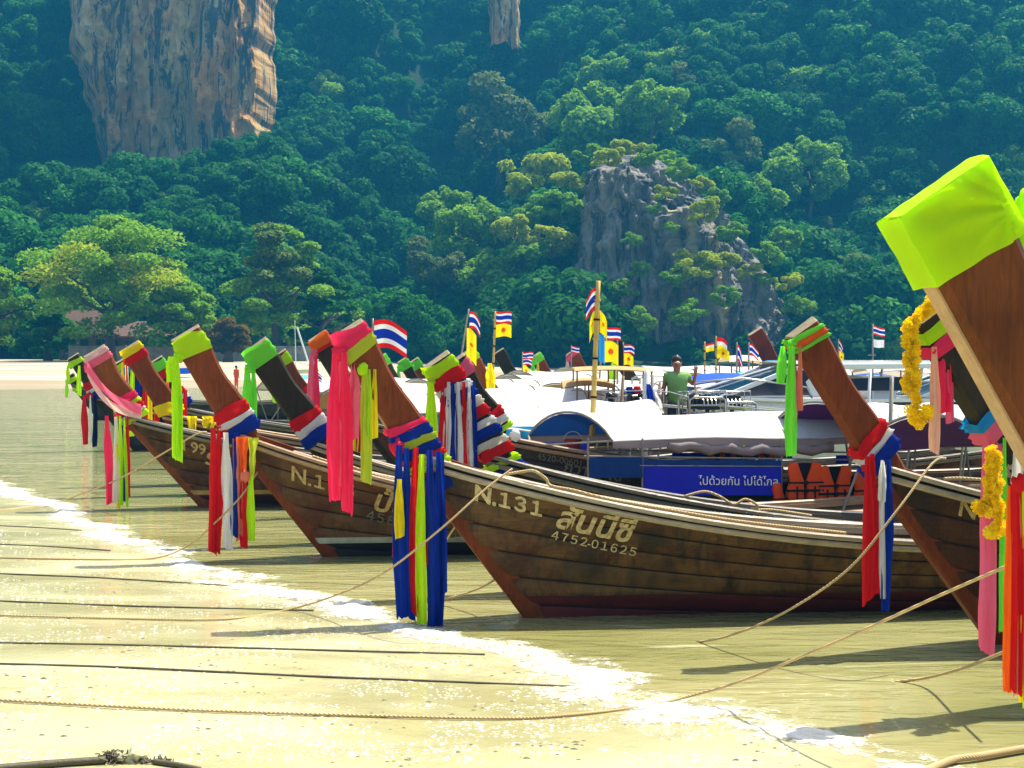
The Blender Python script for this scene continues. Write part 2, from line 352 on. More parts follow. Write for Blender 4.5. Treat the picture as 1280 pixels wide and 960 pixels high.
def sheet(name, xs, ys, fn, mat):
    nx = len(xs); vs = [(x, y, fn(x, y)) for y in ys for x in xs]
    fs = [(j*nx+i, j*nx+i+1, (j+1)*nx+i+1, (j+1)*nx+i) for j in range(len(ys)-1) for i in range(nx-1)]
    mb = MB(); mb.add(vs, fs); o = mb.build(name, mat, smooth=True, fix=False); return tag(o, kind='structure')
tag(sheet('sand_beach', nonuni(-150, 190, -12, 10, .16, 4.0), nonuni(-25, 240, 3, 32, .16, 2.5), sand_z, M['sand']), 'wet tan sand of the beach running under the shallow sea', None)
tag(sheet('sea_water', nonuni(-150, 190, -10, 10, 1, 10), nonuni(-25, 225, 0, 40, 1, 6), lambda x, y: 0.0, M['water']), 'shallow green murky sea water under the moored boats')

# ------------------------------------------------------------------ hill
def hill_z(x, y):
    side = smooth01((x-5)/60.0)                       # right flank starts nearer the shore
    y0 = lerp(196, 204, side)
    s = y-y0
    if s < 0: return 1.2
    left = min(s*.30, 30)+max(0, s-100)*1.05
    right = s*.36+max(0, s-45)*.42
    z = lerp(left, right, side)
    g = fb((x*.014+3.1, y*.014, 1.7), 4)*17*smooth01(s/60)+fb((x*.05, y*.05, 8.2), 3)*4*smooth01(s/30)
    gul = math.exp(-((x-(-14+(y-200)*.03))/13.0)**2)*smooth01(s/40)*14      # the dark ravine left of the outcrop
    rid = math.exp(-((x-(22+(y-230)*.10))/20.0)**2)*smooth01((s-25)/70)*14   # spur rising behind the outcrop
    z = 1.2+z+g-gul+rid
    if -96 < x < -42 and y < 297:                     # apron of forest under the cliff
        z = 1.2+max(0, s)/101*(30+clamp((x+90)/44)*13)+g*.25
    return max(z, 1.0)
hx = [(-210+i*5.0) for i in range(85)]; hy = [190+j*5.0 for j in range(80)]
tag(sheet('jungle_hill', hx, hy, hill_z, M['hill_soil']), 'steep jungle covered hill that closes the bay')

# ------------------------------------------------------------------ limestone walls
def rock_wall(name, x0, x1, z0, z1, y, depth, mat, label, nu, nv, seed, flute=2.0, edge=None):
    mb = MB()
    def fn(u, v):
        x = lerp(x0, x1, u); z = lerp(z0, z1, v)
        if edge: 
            e0, e1 = edge(v); x = lerp(e0, e1, u)
        e = min(1.0, math.sin(math.pi*clamp(u, 0, 1))*(2.2 if u < .5 else 9))
        n1 = fb((x*.09+seed, z*.022, seed), 4); n2 = 1-abs(fb((x*.22+seed*2, z*.035, seed+4), 4))*2; n3 = fb((x*.5, z*.35, seed+9), 3)
        over = 2.5*math.sin(z*.13+n1*2)
        yy = y+depth*(1-e)-flute*1.6*n1*e-flute*.9*n2*e-.8*n3-over*e*.5
        return (x+1.2*n1+.5*n3, yy, z+.8*n2)
    mb.grid(fn, nu, nv)
    def bk(u, v):
        p = fn(0 if u < .5 else 1, v); return (p[0], p[1]+(0 if u in (0, 1) else 30), p[2])
    # closing back so the wall is a body, not a sheet
    mb.grid(lambda u, v: Vector(fn(0, v)).lerp(Vector(fn(1, v)), u)+Vector((0, depth*2.0*math.sin(math.pi*u), 0)), 6, nv)
    mb.grid(lambda u, v: Vector(fn(u, 1)).lerp(Vector(fn(0, 1)).lerp(Vector(fn(1, 1)), u)+Vector((0, depth*2.0*math.sin(math.pi*u), 0)), v), nu, 2)
    o = mb.build(name, mat, smooth=False); tag(o, label, None, None, 'structure'); return o
rock_wall('limestone_cliff', -91, -47, 24, 112, 296, 16, M['rock_cliff'], 'tall orange and grey streaked limestone cliff above the trees', 110, 190, 2.3, 2.2,
          lambda v: (lerp(-86, -90, v)+2.2*math.sin(v*9)+1.4*fb((v*14, 1, 3), 3), lerp(-50, -47.5, min(1, v*1.6))+1.0*fb((v*12, 5, 3), 3)))
rock_wall('limestone_cliff', 23, 27.6, 92, 135, 383, 7, M['rock_cliff'], 'narrow pale rock stripe high on the hill', 14, 60, 5.1, 1.0)
rock_wall('limestone_cliff', -6, 2, 68, 92, 322, 7, M['rock_cliff'], 'small pale rock face in the jungle left of the narrow stripe', 16, 40, 7.7, 1.4)
# grey outcrop: rings of a lumpy tower with the photographed outline
def outcrop():
    D = 212.0; k = D/F
    prof = [(0, 716, 1012), (.12, 718, 1006), (.25, 722, 998), (.36, 726, 980), (.48, 728, 958), (.6, 729, 942), (.70, 729, 922), (.78, 730, 880), (.86, 733, 862), (.93, 742, 842), (.98, 758, 822), (1.0, 775, 806)]
    def lr(t):
        for (a, l0, r0), (b, l1, r1) in zip(prof, prof[1:]):
            if t <= b: f = (t-a)/(b-a); return lerp(l0, l1, f), lerp(r0, r1, f)
        return prof[-1][1:]
    nu, nv = 190, 120; mb = MB(); top = H+(HY-192)*k; vs = []
    for j in range(nv+1):
        t = j/nv; l, r = lr(t); cx = ((l+r)/2-640)*k; rx = (r-l)/2*k; ry = min(rx, 13)*.9+1.0; z = lerp(-1, top, t)
        for i in range(nu):
            a = 2*math.pi*i/nu; dx, dy = math.cos(a), math.sin(a)
            dx = math.copysign(abs(dx)**.8, dx); dy = math.copysign(abs(dy)**.8, dy)
            p = Vector((cx+rx*dx, D+4+ry*dy, z))
            n1 = fb((p.x*.10, p.y*.10, p.z*.05+2), 4); n2 = 1-2*abs(fb((p.x*.26+5, p.y*.26, p.z*.07), 4)); n3 = fb((p.x*.7, p.y*.7, p.z*.45), 4)
            out = 2.6*n1+1.9*n2+.75*n3-1.2
            if z < 12: out -= 1.8*math.exp(-((p.x-22.5)/3.5)**2)*(1-z/12)*2.6     # dark cave mouth at the foot
            out *= smooth01((1.02-t)*8)+.15
            vs.append(p+Vector((dx*out*.7, dy*out*1.2, n3*.3)))
    fs = [(j*nu+i, j*nu+(i+1)%nu, (j+1)*nu+(i+1)%nu, (j+1)*nu+i) for j in range(nv) for i in range(nu)]
    fs.append(tuple(nv*nu+i for i in range(nu))); mb.add(vs, fs)
    o = mb.build('rock_outcrop', M['rock_outcrop']); return tag(o, 'grey craggy limestone outcrop with shrubs at the foot of the hill', None, None, 'structure')
outcrop()

# ------------------------------------------------------------------ trees
def crown_mesh(name, rad, hgt, lobes, leaves, leaf, seed, flat=.8, mat='leaf_jungle', droop=0.0, shell=.55):
    """leaf clumps over many uneven lobes; +z up, crown centre at origin"""
    rr = random.Random(seed); vs = []; fs = []
    L = []
    for i in range(lobes):
        while True:
            d = Vector((rr.uniform(-1, 1), rr.uniform(-1, 1), rr.uniform(-.75, 1)))
            if .02 < d.length < 1: break
        d = d.normalized()*(d.length**.45)
        r = rr.choice((rr.uniform(.11, .2), rr.uniform(.16, .28), rr.uniform(.22, .38))); d *= rr.uniform(.85, 1.16)
        L.append((Vector((d.x*rad*.78, d.y*rad*.78, d.z*hgt*.74)), rad*r, r))
    tot = sum(q[2]**2 for q in L)
    for (c, r, q) in L:
        n = int(leaves*q*q/tot)
        for k in range(n):
            d = Vector((rr.gauss(0, 1), rr.gauss(0, 1), rr.gauss(.25, 1))).normalized()
            rad_k = r*(shell+(1-shell)*rr.random()**.6)*rr.uniform(.9, 1.12)
            p = c+Vector((d.x*rad_k, d.y*rad_k, d.z*rad_k*flat))
            nrm = (d*.8+Vector((rr.uniform(-.7, .7), rr.uniform(-.7, .7), rr.uniform(-.2, .9)))).normalized()
            t = nrm.cross(Vector((rr.uniform(-1, 1), rr.uniform(-1, 1), rr.uniform(-1, 1)))).normalized(); b = nrm.cross(t)
            s = leaf*rr.uniform(.55, 1.35); w_ = s*rr.uniform(.45, .8)
            n0 = len(vs)
            vs += [p-t*s, p-b*w_-nrm*s*.15, p+t*s-nrm*s*.25, p+b*w_-nrm*s*.15]
            fs.append((n0, n0+1, n0+2, n0+3))
    me = bpy.data.meshes.new(name); me.from_pydata([tuple(v) for v in vs], [], fs); me.materials.append(M[mat]); me.update(); return me
def trunk_mesh(name, h, r, rad, seed, mat='bark', limbs=6):
    rr = random.Random(seed); mb = MB()
    pts = [(rr.uniform(-.15, .15)*i, rr.uniform(-.15, .15)*i, -h+h*i/4) for i in range(5)]
    mb.tube(pts, [r*1.5, r*1.05, r*.9, r*.75, r*.5], 8)
    for i in range(limbs):
        a = rr.uniform(0, 6.28); l = rad*rr.uniform(.5, .8); z0 = rr.uniform(-h*.5, -h*.12)
        p0 = Vector((pts[3][0]*.7, pts[3][1]*.7, z0)); e = Vector((math.cos(a)*l, math.sin(a)*l, z0+l*rr.uniform(.35, .8)))
        mb.tube([p0, p0.lerp(e, .5)+Vector((0, 0, -.06*l)), e], [r*.5, r*.32, r*.1], 6)
    mb.build('tmp', M[mat], smooth=True); o = bpy.data.objects['tmp']; me = o.data; bpy.data.objects.remove(o); me.name = name; return me
PROTO = []
for i, (rad, hgt, lob, n, lf, fl, mt) in enumerate([(6, 5, 30, 4200, .50, .8, 'leaf_jungle'), (5, 6, 26, 3800, .46, .95, 'leaf_jungle'), (7.5, 4.5, 36, 5000, .52, .7, 'leaf_jungle'), (4.5, 5, 20, 3000, .42, .9, 'leaf_jungle'), (6, 5, 28, 3800, .48, .8, 'leaf_jungle'),
                                                  (5.5, 5, 26, 3600, .48, .8, 'leaf_bright'), (5, 4.5, 22, 3000, .46, .8, 'leaf_grey'), (3.2, 2.6, 16, 1700, .34, .8, 'leaf_yellow'), (3.4, 3, 16, 1800, .36, .8, 'leaf_bright')]):
    PROTO.append((crown_mesh('crown', rad, hgt, int(lob*1.7), int(n*2.4), lf*.66, 11+i, fl, mt), trunk_mesh('trunk', hgt*1.6, .3, rad, 40+i), rad, hgt))
# the mass of the jungle: one body nobody could count
def forest():
    rr = random.Random(5); pts = []; att = []
    y = 198.0
    while y < 470:
        step = 5.3+(y-198)*.005
        xl = -.40*y-8; x = xl+rr.uniform(0, step)
        while x < .40*y+8:
            X = x+rr.uniform(-.45, .45)*step; Y = y+rr.uniform(-.45, .45)*step; x += step
            if -88 < X < -49 and 288 < Y < 312: continue
            dx = (X-25)/20.0; dy = (Y-216)/13.0
            if dx*dx+dy*dy < 1: continue
            low = Y < 216 and 715 < 640+X/Y*F < 1005
            if low and Y > 206: continue
            if 21 < X < 30 and 372 < Y < 386: continue
            if -9 < X < 4 and 314 < Y < 325: continue
            z = hill_z(X, Y); px = 640+X/Y*F; py = HY-(z-H)/Y*F
            if py < -130: continue
            k = rr.choice([0, 0, 1, 1, 2, 2, 3, 4, 4, 5 if rr.random() < .35 else 0, 6 if rr.random() < .12 else 2])
            s = (rr.uniform(.55, 1.0)+(rr.random() < .3)*rr.uniform(.2, .6))*(1.0 if not (-96 < X < -42 and 260 < Y < 297) else .6)
            if low: s *= .36; k = rr.choice([0, 1, 3])
            pts.append((X, Y, z+PROTO[k][3]*s*rr.uniform(.45, 1.0))); att.append((k, s, rr.uniform(0, 6.28)))
        y += step*.86
    me = bpy.data.meshes.new('jungle_canopy'); me.from_pydata(pts, [], [])
    for nm, tp in (('kind', 'INT'), ('size', 'FLOAT'), ('turn', 'FLOAT_VECTOR')):
        a = me.attributes.new(nm, tp, 'POINT')
        for i, q in enumerate(att):
            if nm == 'kind': a.data[i].value = q[0]
            elif nm == 'size': a.data[i].value = q[1]
            else: a.data[i].vector = (rnd.uniform(-.12, .12), rnd.uniform(-.12, .12), q[2])
    o = bpy.data.objects.new('jungle_canopy', me); COL.objects.link(o)
    pc = bpy.data.collections.new('canopy_source')
    for i in range(7):
        q = bpy.data.objects.new('canopy_source_%d' % i, PROTO[i][0]); pc.objects.link(q)
    ng = bpy.data.node_groups.new('canopy', 'GeometryNodeTree')
    ng.interface.new_socket('Geometry', in_out='INPUT', socket_type='NodeSocketGeometry'); ng.interface.new_socket('Geometry', in_out='OUTPUT', socket_type='NodeSocketGeometry')
    gi = ng.nodes.new('NodeGroupInput'); go = ng.nodes.new('NodeGroupOutput'); ip = ng.nodes.new('GeometryNodeInstanceOnPoints'); ci = ng.nodes.new('GeometryNodeCollectionInfo')
    ci.inputs['Collection'].default_value = pc; ci.inputs['Separate Children'].default_value = True; ci.inputs['Reset Children'].default_value = True
    def na(nm, tp):
        x = ng.nodes.new('GeometryNodeInputNamedAttribute'); x.data_type = tp; x.inputs[0].default_value = nm; return x.outputs[0]
    ng.links.new(gi.outputs[0], ip.inputs['Points']); ng.links.new(ci.outputs[0], ip.inputs['Instance']); ip.inputs['Pick Instance'].default_value = True
    ng.links.new(na('kind', 'INT'), ip.inputs['Instance Index']); ng.links.new(na('turn', 'FLOAT_VECTOR'), ip.inputs['Rotation']); ng.links.new(na('size', 'FLOAT'), ip.inputs['Scale'])
    ng.links.new(ip.outputs[0], go.inputs[0])
    md = o.modifiers.new('canopy', 'NODES'); md.node_group = ng
    tag(o, 'dense dark green jungle canopy covering the whole hillside', 'forest', None, 'stuff')
    print('canopy points', len(pts))
forest()
def tree(name, k, loc, s, label, group=None, cat='tree', rz=None, mesh=None, sz=None):
    cm, tm, rad, hgt = PROTO[k] if mesh is None else mesh
    r = empty(name, loc, rz if rz is not None else rnd.uniform(0, 6.28), label, cat, group); r.scale = (s, s, s*(sz or 1))
    c = bpy.data.objects.new('crown', cm); COL.objects.link(c); c.parent = r; c.location = (0, 0, hgt*1.6-.1)
    q = bpy.data.objects.new('trunk', tm); COL.objects.link(q); q.parent = r; q.location = (0, 0, hgt*1.6-.1)
    if name == 'shrub':      # low spreading growth on a short stem
        c.scale = (1.2, 1.2, rnd.uniform(.8, 1.1)); q.scale = (.5, .5, .42); c.rotation_euler = (rnd.uniform(-.3, .3), rnd.uniform(-.3, .3), 0)
    return r
def tree_px(name, k, px, py, d, wpx, label, group=None, sz=None):
    """crown centre at (px, py), crown width wpx, standing at distance d on whatever slope is there"""
    cm, tm, rad, hgt = PROTO[k]; s = wpx*d/F/(2*rad); c = at(px, py, d)
    return tree(name, k, (c.x, c.y, c.z-(hgt*1.6-.1)*s*(sz or 1)), s, label, group, sz=sz)
# trees one can pick out on the hillside
for (px, py, d, wp, k, lab) in [
    (625, 150, 300, 125, 6, 'pale greyish broad tree on the hillside below the small rock face'),
    (745, 165, 268, 150, 5, 'sunlit broad green tree on the spur above the grey outcrop'),
    (760, 100, 300, 90, 5, 'upright light green tree below the narrow pale rock stripe'),
    (880, 75, 300, 95, 5, 'light topped green tree on the upper slope right of the rock stripe'),
    (870, 110, 285, 70, 6, 'small grey green tree beside the light topped tree on the upper slope'),
    (1000, 120, 290, 130, 5, 'wide rounded green tree in the middle of the right hillside'),
    (700, 45, 330, 90, 0, 'dark rounded tree at the top left of the narrow rock stripe'),
    (590, 290, 225, 110, 5, 'bright bushy tree on the slope left of the grey outcrop'),
    (620, 350, 215, 100, 5, 'bushy tree low on the slope left of the grey outcrop'),
    (545, 330, 215, 80, 6, 'pale small tree at the edge of the dark ravine'),
    (490, 215, 290, 120, 0, 'dark green rounded tree on the slope right of the tall cliff'),
    (1120, 170, 280, 160, 0, 'big dark rounded tree on the slope above the green wrapped prow'),
    (815, 135, 262, 95, 5, 'sunlit tree right of the broad tree above the outcrop'),
    (665, 215, 236, 90, 7, 'yellowish tree on the ridge left of the outcrop summit'),
    (560, 265, 240, 80, 5, 'light green tree at the head of the dark ravine'),
    (905, 190, 262, 90, 6, 'grey green tree above the right shoulder of the outcrop'),
    (1010, 215, 255, 110, 5, 'green rounded tree between the outcrop and the lime capped prow'),
    (650, 290, 214, 70, 7, 'yellow green bushy tree left of the outcrop face'),
    (940, 250, 235, 80, 5, 'leafy tree on the right shoulder of the grey outcrop'),
    ]: tree_px('jungle_tree', k, px, py, d, wp, lab)
SHRUB = ['yellow green shrub left of the outcrop, upper one', 'green shrub left of the outcrop, beside the upper one', 'olive shrub low on the left flank of the outcrop', 'green shrub farthest left beside the outcrop', 'small olive shrub at the upper left corner of the outcrop', 'green shrub on the left of the outcrop summit', 'yellowish shrub in the middle of the outcrop summit', 'green shrub on the right of the outcrop summit', 'yellowish shrub on the right shoulder of the outcrop', 'small green shrub low on the right shoulder of the outcrop', 'tiny green shrub clinging to the middle of the outcrop', 'tiniest green shrub clinging to the outcrop face', 'wide yellowish shrub on the lower ledge of the outcrop', 'yellowish shrub at the right end of the lower ledge', 'green shrub at the left end of the lower ledge', 'small green shrub above the right end of the ledge', 'small yellowish shrub on the right slope of the outcrop', 'small green shrub at the right edge of the outcrop', 'small green shrub in the cleft below the pale streak', 'green shrub at the foot of the outcrop above the flag', 'green shrub at the left foot of the outcrop', 'green shrub just behind the tall bamboo pole', 'large green shrub left of the bamboo pole', 'green shrub beyond the right slope of the outcrop', 'green shrub low on the shore left of the outcrop', 'yellowish shrub at the upper left rim of the outcrop', 'green shrub fringing the outcrop top', 'green shrub where the outcrop top starts to fall right', 'yellowish shrub halfway down the right rim of the outcrop', 'green shrub lower down the right rim of the outcrop', 'green shrub near the lower end of the right rim', 'yellowish shrub at the bottom of the right rim', 'small yellowish shrub in the upper right face of the outcrop', 'tiny green shrub in the dark crack of the outcrop', 'green shrub below the lower ledge, right', 'green shrub below the lower ledge, middle', 'green shrub beside the cave at the outcrop foot', 'green shrub at the far right foot of the outcrop']
for (px, py, d, wp, k) in [(700, 262, 219, 62, 8), (668, 268, 220, 55, 8), (690, 300, 214, 60, 7), (655, 320, 212, 60, 8), (715, 225, 222, 45, 7), (745, 200, 224, 50, 8), (790, 192, 224, 46, 7), (830, 208, 224, 46, 8), (865, 232, 222, 44, 7), (895, 250, 220, 36, 8),
                            (820, 262, 200, 24, 8), (838, 285, 199, 20, 8), (868, 330, 197, 60, 7), (895, 325, 197, 48, 7), (850, 345, 197, 44, 8), (905, 296, 201, 32, 8), (935, 338, 200, 30, 7), (955, 350, 200, 26, 8), (800, 338, 198, 30, 8), (775, 362, 200, 40, 8), (712, 350, 203, 42, 8), (728, 398, 199, 46, 8), (690, 370, 208, 60, 8), (980, 300, 215, 46, 8), (640, 400, 206, 60, 8), (760, 196, 206, 40, 7), (812, 196, 206, 40, 8), (850, 214, 204, 38, 8), (880, 262, 201, 40, 7), (918, 290, 200, 36, 8), (960, 318, 200, 40, 8), (985, 352, 200, 36, 7), (832, 240, 201, 30, 7), (790, 300, 197, 24, 8), (905, 372, 194, 40, 8), (860, 392, 193, 44, 8), (800, 400, 193, 40, 8), (1000, 385, 198, 40, 8)]:
    tree_px('shrub', k, px, py, d, wp, SHRUB.pop(0), 'shrubs on the outcrop')
for o in [o for o in COL.objects if o.name.startswith('shrub') and o.get('category') == 'tree']: o['category'] = 'shrub'
# beach trees on the left: wide layered crowns
def layered_crown(name, rad, hgt, seed, mats, n=21000, leaf=.23):
    rr = random.Random(seed); vs = []; fs = []; mi = []
    lob = []
    for i in range(58):
        a = rr.uniform(0, 6.28); q = rr.random()**.55; z = rr.uniform(-.55, 1)
        env = math.sqrt(max(.02, 1-max(0, z)**2))*(1 if z > 0 else 1+.1*z)
        lob.append((Vector((math.cos(a)*rad*q*env*.86, math.sin(a)*rad*q*env*.86, z*hgt*.85-.12*hgt*q)), rad*rr.uniform(.13, .25)))
    per = n//len(lob)
    for (c, r) in lob:
        warm = noise.noise(c*.12+Vector((seed, 0, 0))) > .12 and c.z > 0  # second leaf colour on upper lobes only, sunlit tops put into colour
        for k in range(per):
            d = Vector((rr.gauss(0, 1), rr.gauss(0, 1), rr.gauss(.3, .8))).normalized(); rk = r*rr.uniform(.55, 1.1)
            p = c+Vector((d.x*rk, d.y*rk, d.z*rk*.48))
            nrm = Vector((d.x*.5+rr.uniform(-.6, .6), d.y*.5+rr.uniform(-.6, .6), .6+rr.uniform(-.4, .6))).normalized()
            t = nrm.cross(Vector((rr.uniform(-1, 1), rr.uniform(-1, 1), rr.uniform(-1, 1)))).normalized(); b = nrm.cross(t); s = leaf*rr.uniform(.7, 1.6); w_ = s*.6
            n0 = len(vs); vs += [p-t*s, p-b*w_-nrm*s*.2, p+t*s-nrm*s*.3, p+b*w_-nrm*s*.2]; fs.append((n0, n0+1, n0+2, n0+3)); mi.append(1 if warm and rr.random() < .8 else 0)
    me = bpy.data.meshes.new(name); me.from_pydata([tuple(v) for v in vs], [], fs)
    for m in mats: me.materials.append(M[m])
    me.polygons.foreach_set('material_index', mi); me.update(); return me
def beach_tree(px, top, bot, wpx, d, seed, mats, label, base_z=1.9):
    k = d/F; rad = wpx*k/2; zt = H+(HY-top)*k; zb = H+(HY-bot)*k; hgt = (zt-zb)/1.55; zc = zb+hgt*.62
    r = empty('beach_tree', ((px-640)*k, d, base_z), 0, label, 'tree')
    c = bpy.data.objects.new('crown', layered_crown('crown', rad, hgt, seed, mats)); COL.objects.link(c); c.parent = r; c.location = (0, 0, zc-base_z)
    tm = trunk_mesh('trunk', zc-base_z+.2, .42, rad, seed+5, 'bark', 9); q = bpy.data.objects.new('trunk', tm); COL.objects.link(q); q.parent = r; q.location = (0, 0, zc-base_z)
    return r
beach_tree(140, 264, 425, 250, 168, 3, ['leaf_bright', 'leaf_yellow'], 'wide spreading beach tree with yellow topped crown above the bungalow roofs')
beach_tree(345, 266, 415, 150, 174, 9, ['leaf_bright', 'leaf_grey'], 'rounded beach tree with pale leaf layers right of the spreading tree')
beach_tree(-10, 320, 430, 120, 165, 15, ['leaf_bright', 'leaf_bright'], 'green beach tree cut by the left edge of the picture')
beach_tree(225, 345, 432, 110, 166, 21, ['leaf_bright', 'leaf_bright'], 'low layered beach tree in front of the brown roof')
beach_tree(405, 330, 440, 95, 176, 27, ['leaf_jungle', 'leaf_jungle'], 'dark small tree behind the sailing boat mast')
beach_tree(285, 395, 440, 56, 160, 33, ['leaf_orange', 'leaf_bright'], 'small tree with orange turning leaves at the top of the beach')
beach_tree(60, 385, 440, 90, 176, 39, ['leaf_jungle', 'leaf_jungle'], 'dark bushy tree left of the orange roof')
# ------------------------------------------------------------------ beach wall and bungalows
k = 170/F
wl = empty('beach_wall', (-42, 172, 1.7), 0, 'low cream rendered wall along the top of the far beach', 'wall')
for i in range(9):
    mb = MB(); mb.box((-8+i*3.1+1.5, 0, .85), (2.86, .22, 1.7)); mb.build('wall_panel', M['wall_cream'], wl, bevel=.02)
    mb = MB(); mb.box((-8+i*3.1, 0, .95), (.30, .34, 1.9)); mb.build('post', M['wall_cream'], wl, bevel=.02)
mb = MB(); mb.box((6, 0, 1.78), (28, .34, .12)); mb.build('coping', M['wall_cream'], wl)
def bungalow(px, d, wid, dep, eave, ridge, roofm, label):
    c = at(px, HY, d); r = empty('bungalow', (c.x, d, 1.8), 0, label, 'building')
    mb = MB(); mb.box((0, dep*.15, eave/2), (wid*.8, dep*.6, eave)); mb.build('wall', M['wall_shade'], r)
    ov = .9; a, b = wid/2+ov, dep/2+ov; rg = wid*.25
    mb = MB(); mb.add([(-a, -b, eave), (a, -b, eave), (a, b, eave), (-a, b, eave), (-rg, 0, ridge), (rg, 0, ridge), (-a, -b, eave-.18), (a, -b, eave-.18), (a, b, eave-.18), (-a, b, eave-.18)],
                      [(0, 1, 5, 4), (2, 3, 4, 5), (1, 2, 5), (3, 0, 4), (0, 6, 7, 1), (1, 7, 8, 2), (2, 8, 9, 3), (3, 9, 6, 0), (6, 9, 8, 7)])
    rf = mb.build('roof', roofm, r)
    for i in range(5):
        mb = MB(); x = -wid/2+wid*i/4; mb.tube([(x, -dep/2, 0), (x, -dep/2, eave)], .09, 6); mb.build('post', M['bark'], r)
    for i in range(3):
        mb = MB(); x = -wid*.26+wid*.26*i; mb.box((x, -dep*.15-.02, eave*.55), (wid*.14, .08, eave*.5)); wn = mb.build('window', M['window_dark'], r)
        mb = MB(); mb.box((x, -dep*.15-.08, eave*.3-.05), (wid*.17, .1, .1)); mb.build('sill', M['wall_cream'], wn)
bungalow(108, 186, 7.5, 6, 3.3, 6.2, M['roof_tile_orange'], 'bungalow with a steep orange tiled roof behind the beach wall')
bungalow(205, 188, 13.5, 7, 3.0, 4.9, M['roof_tile_brown'], 'long bungalow with a low brown roof behind the beach wall')
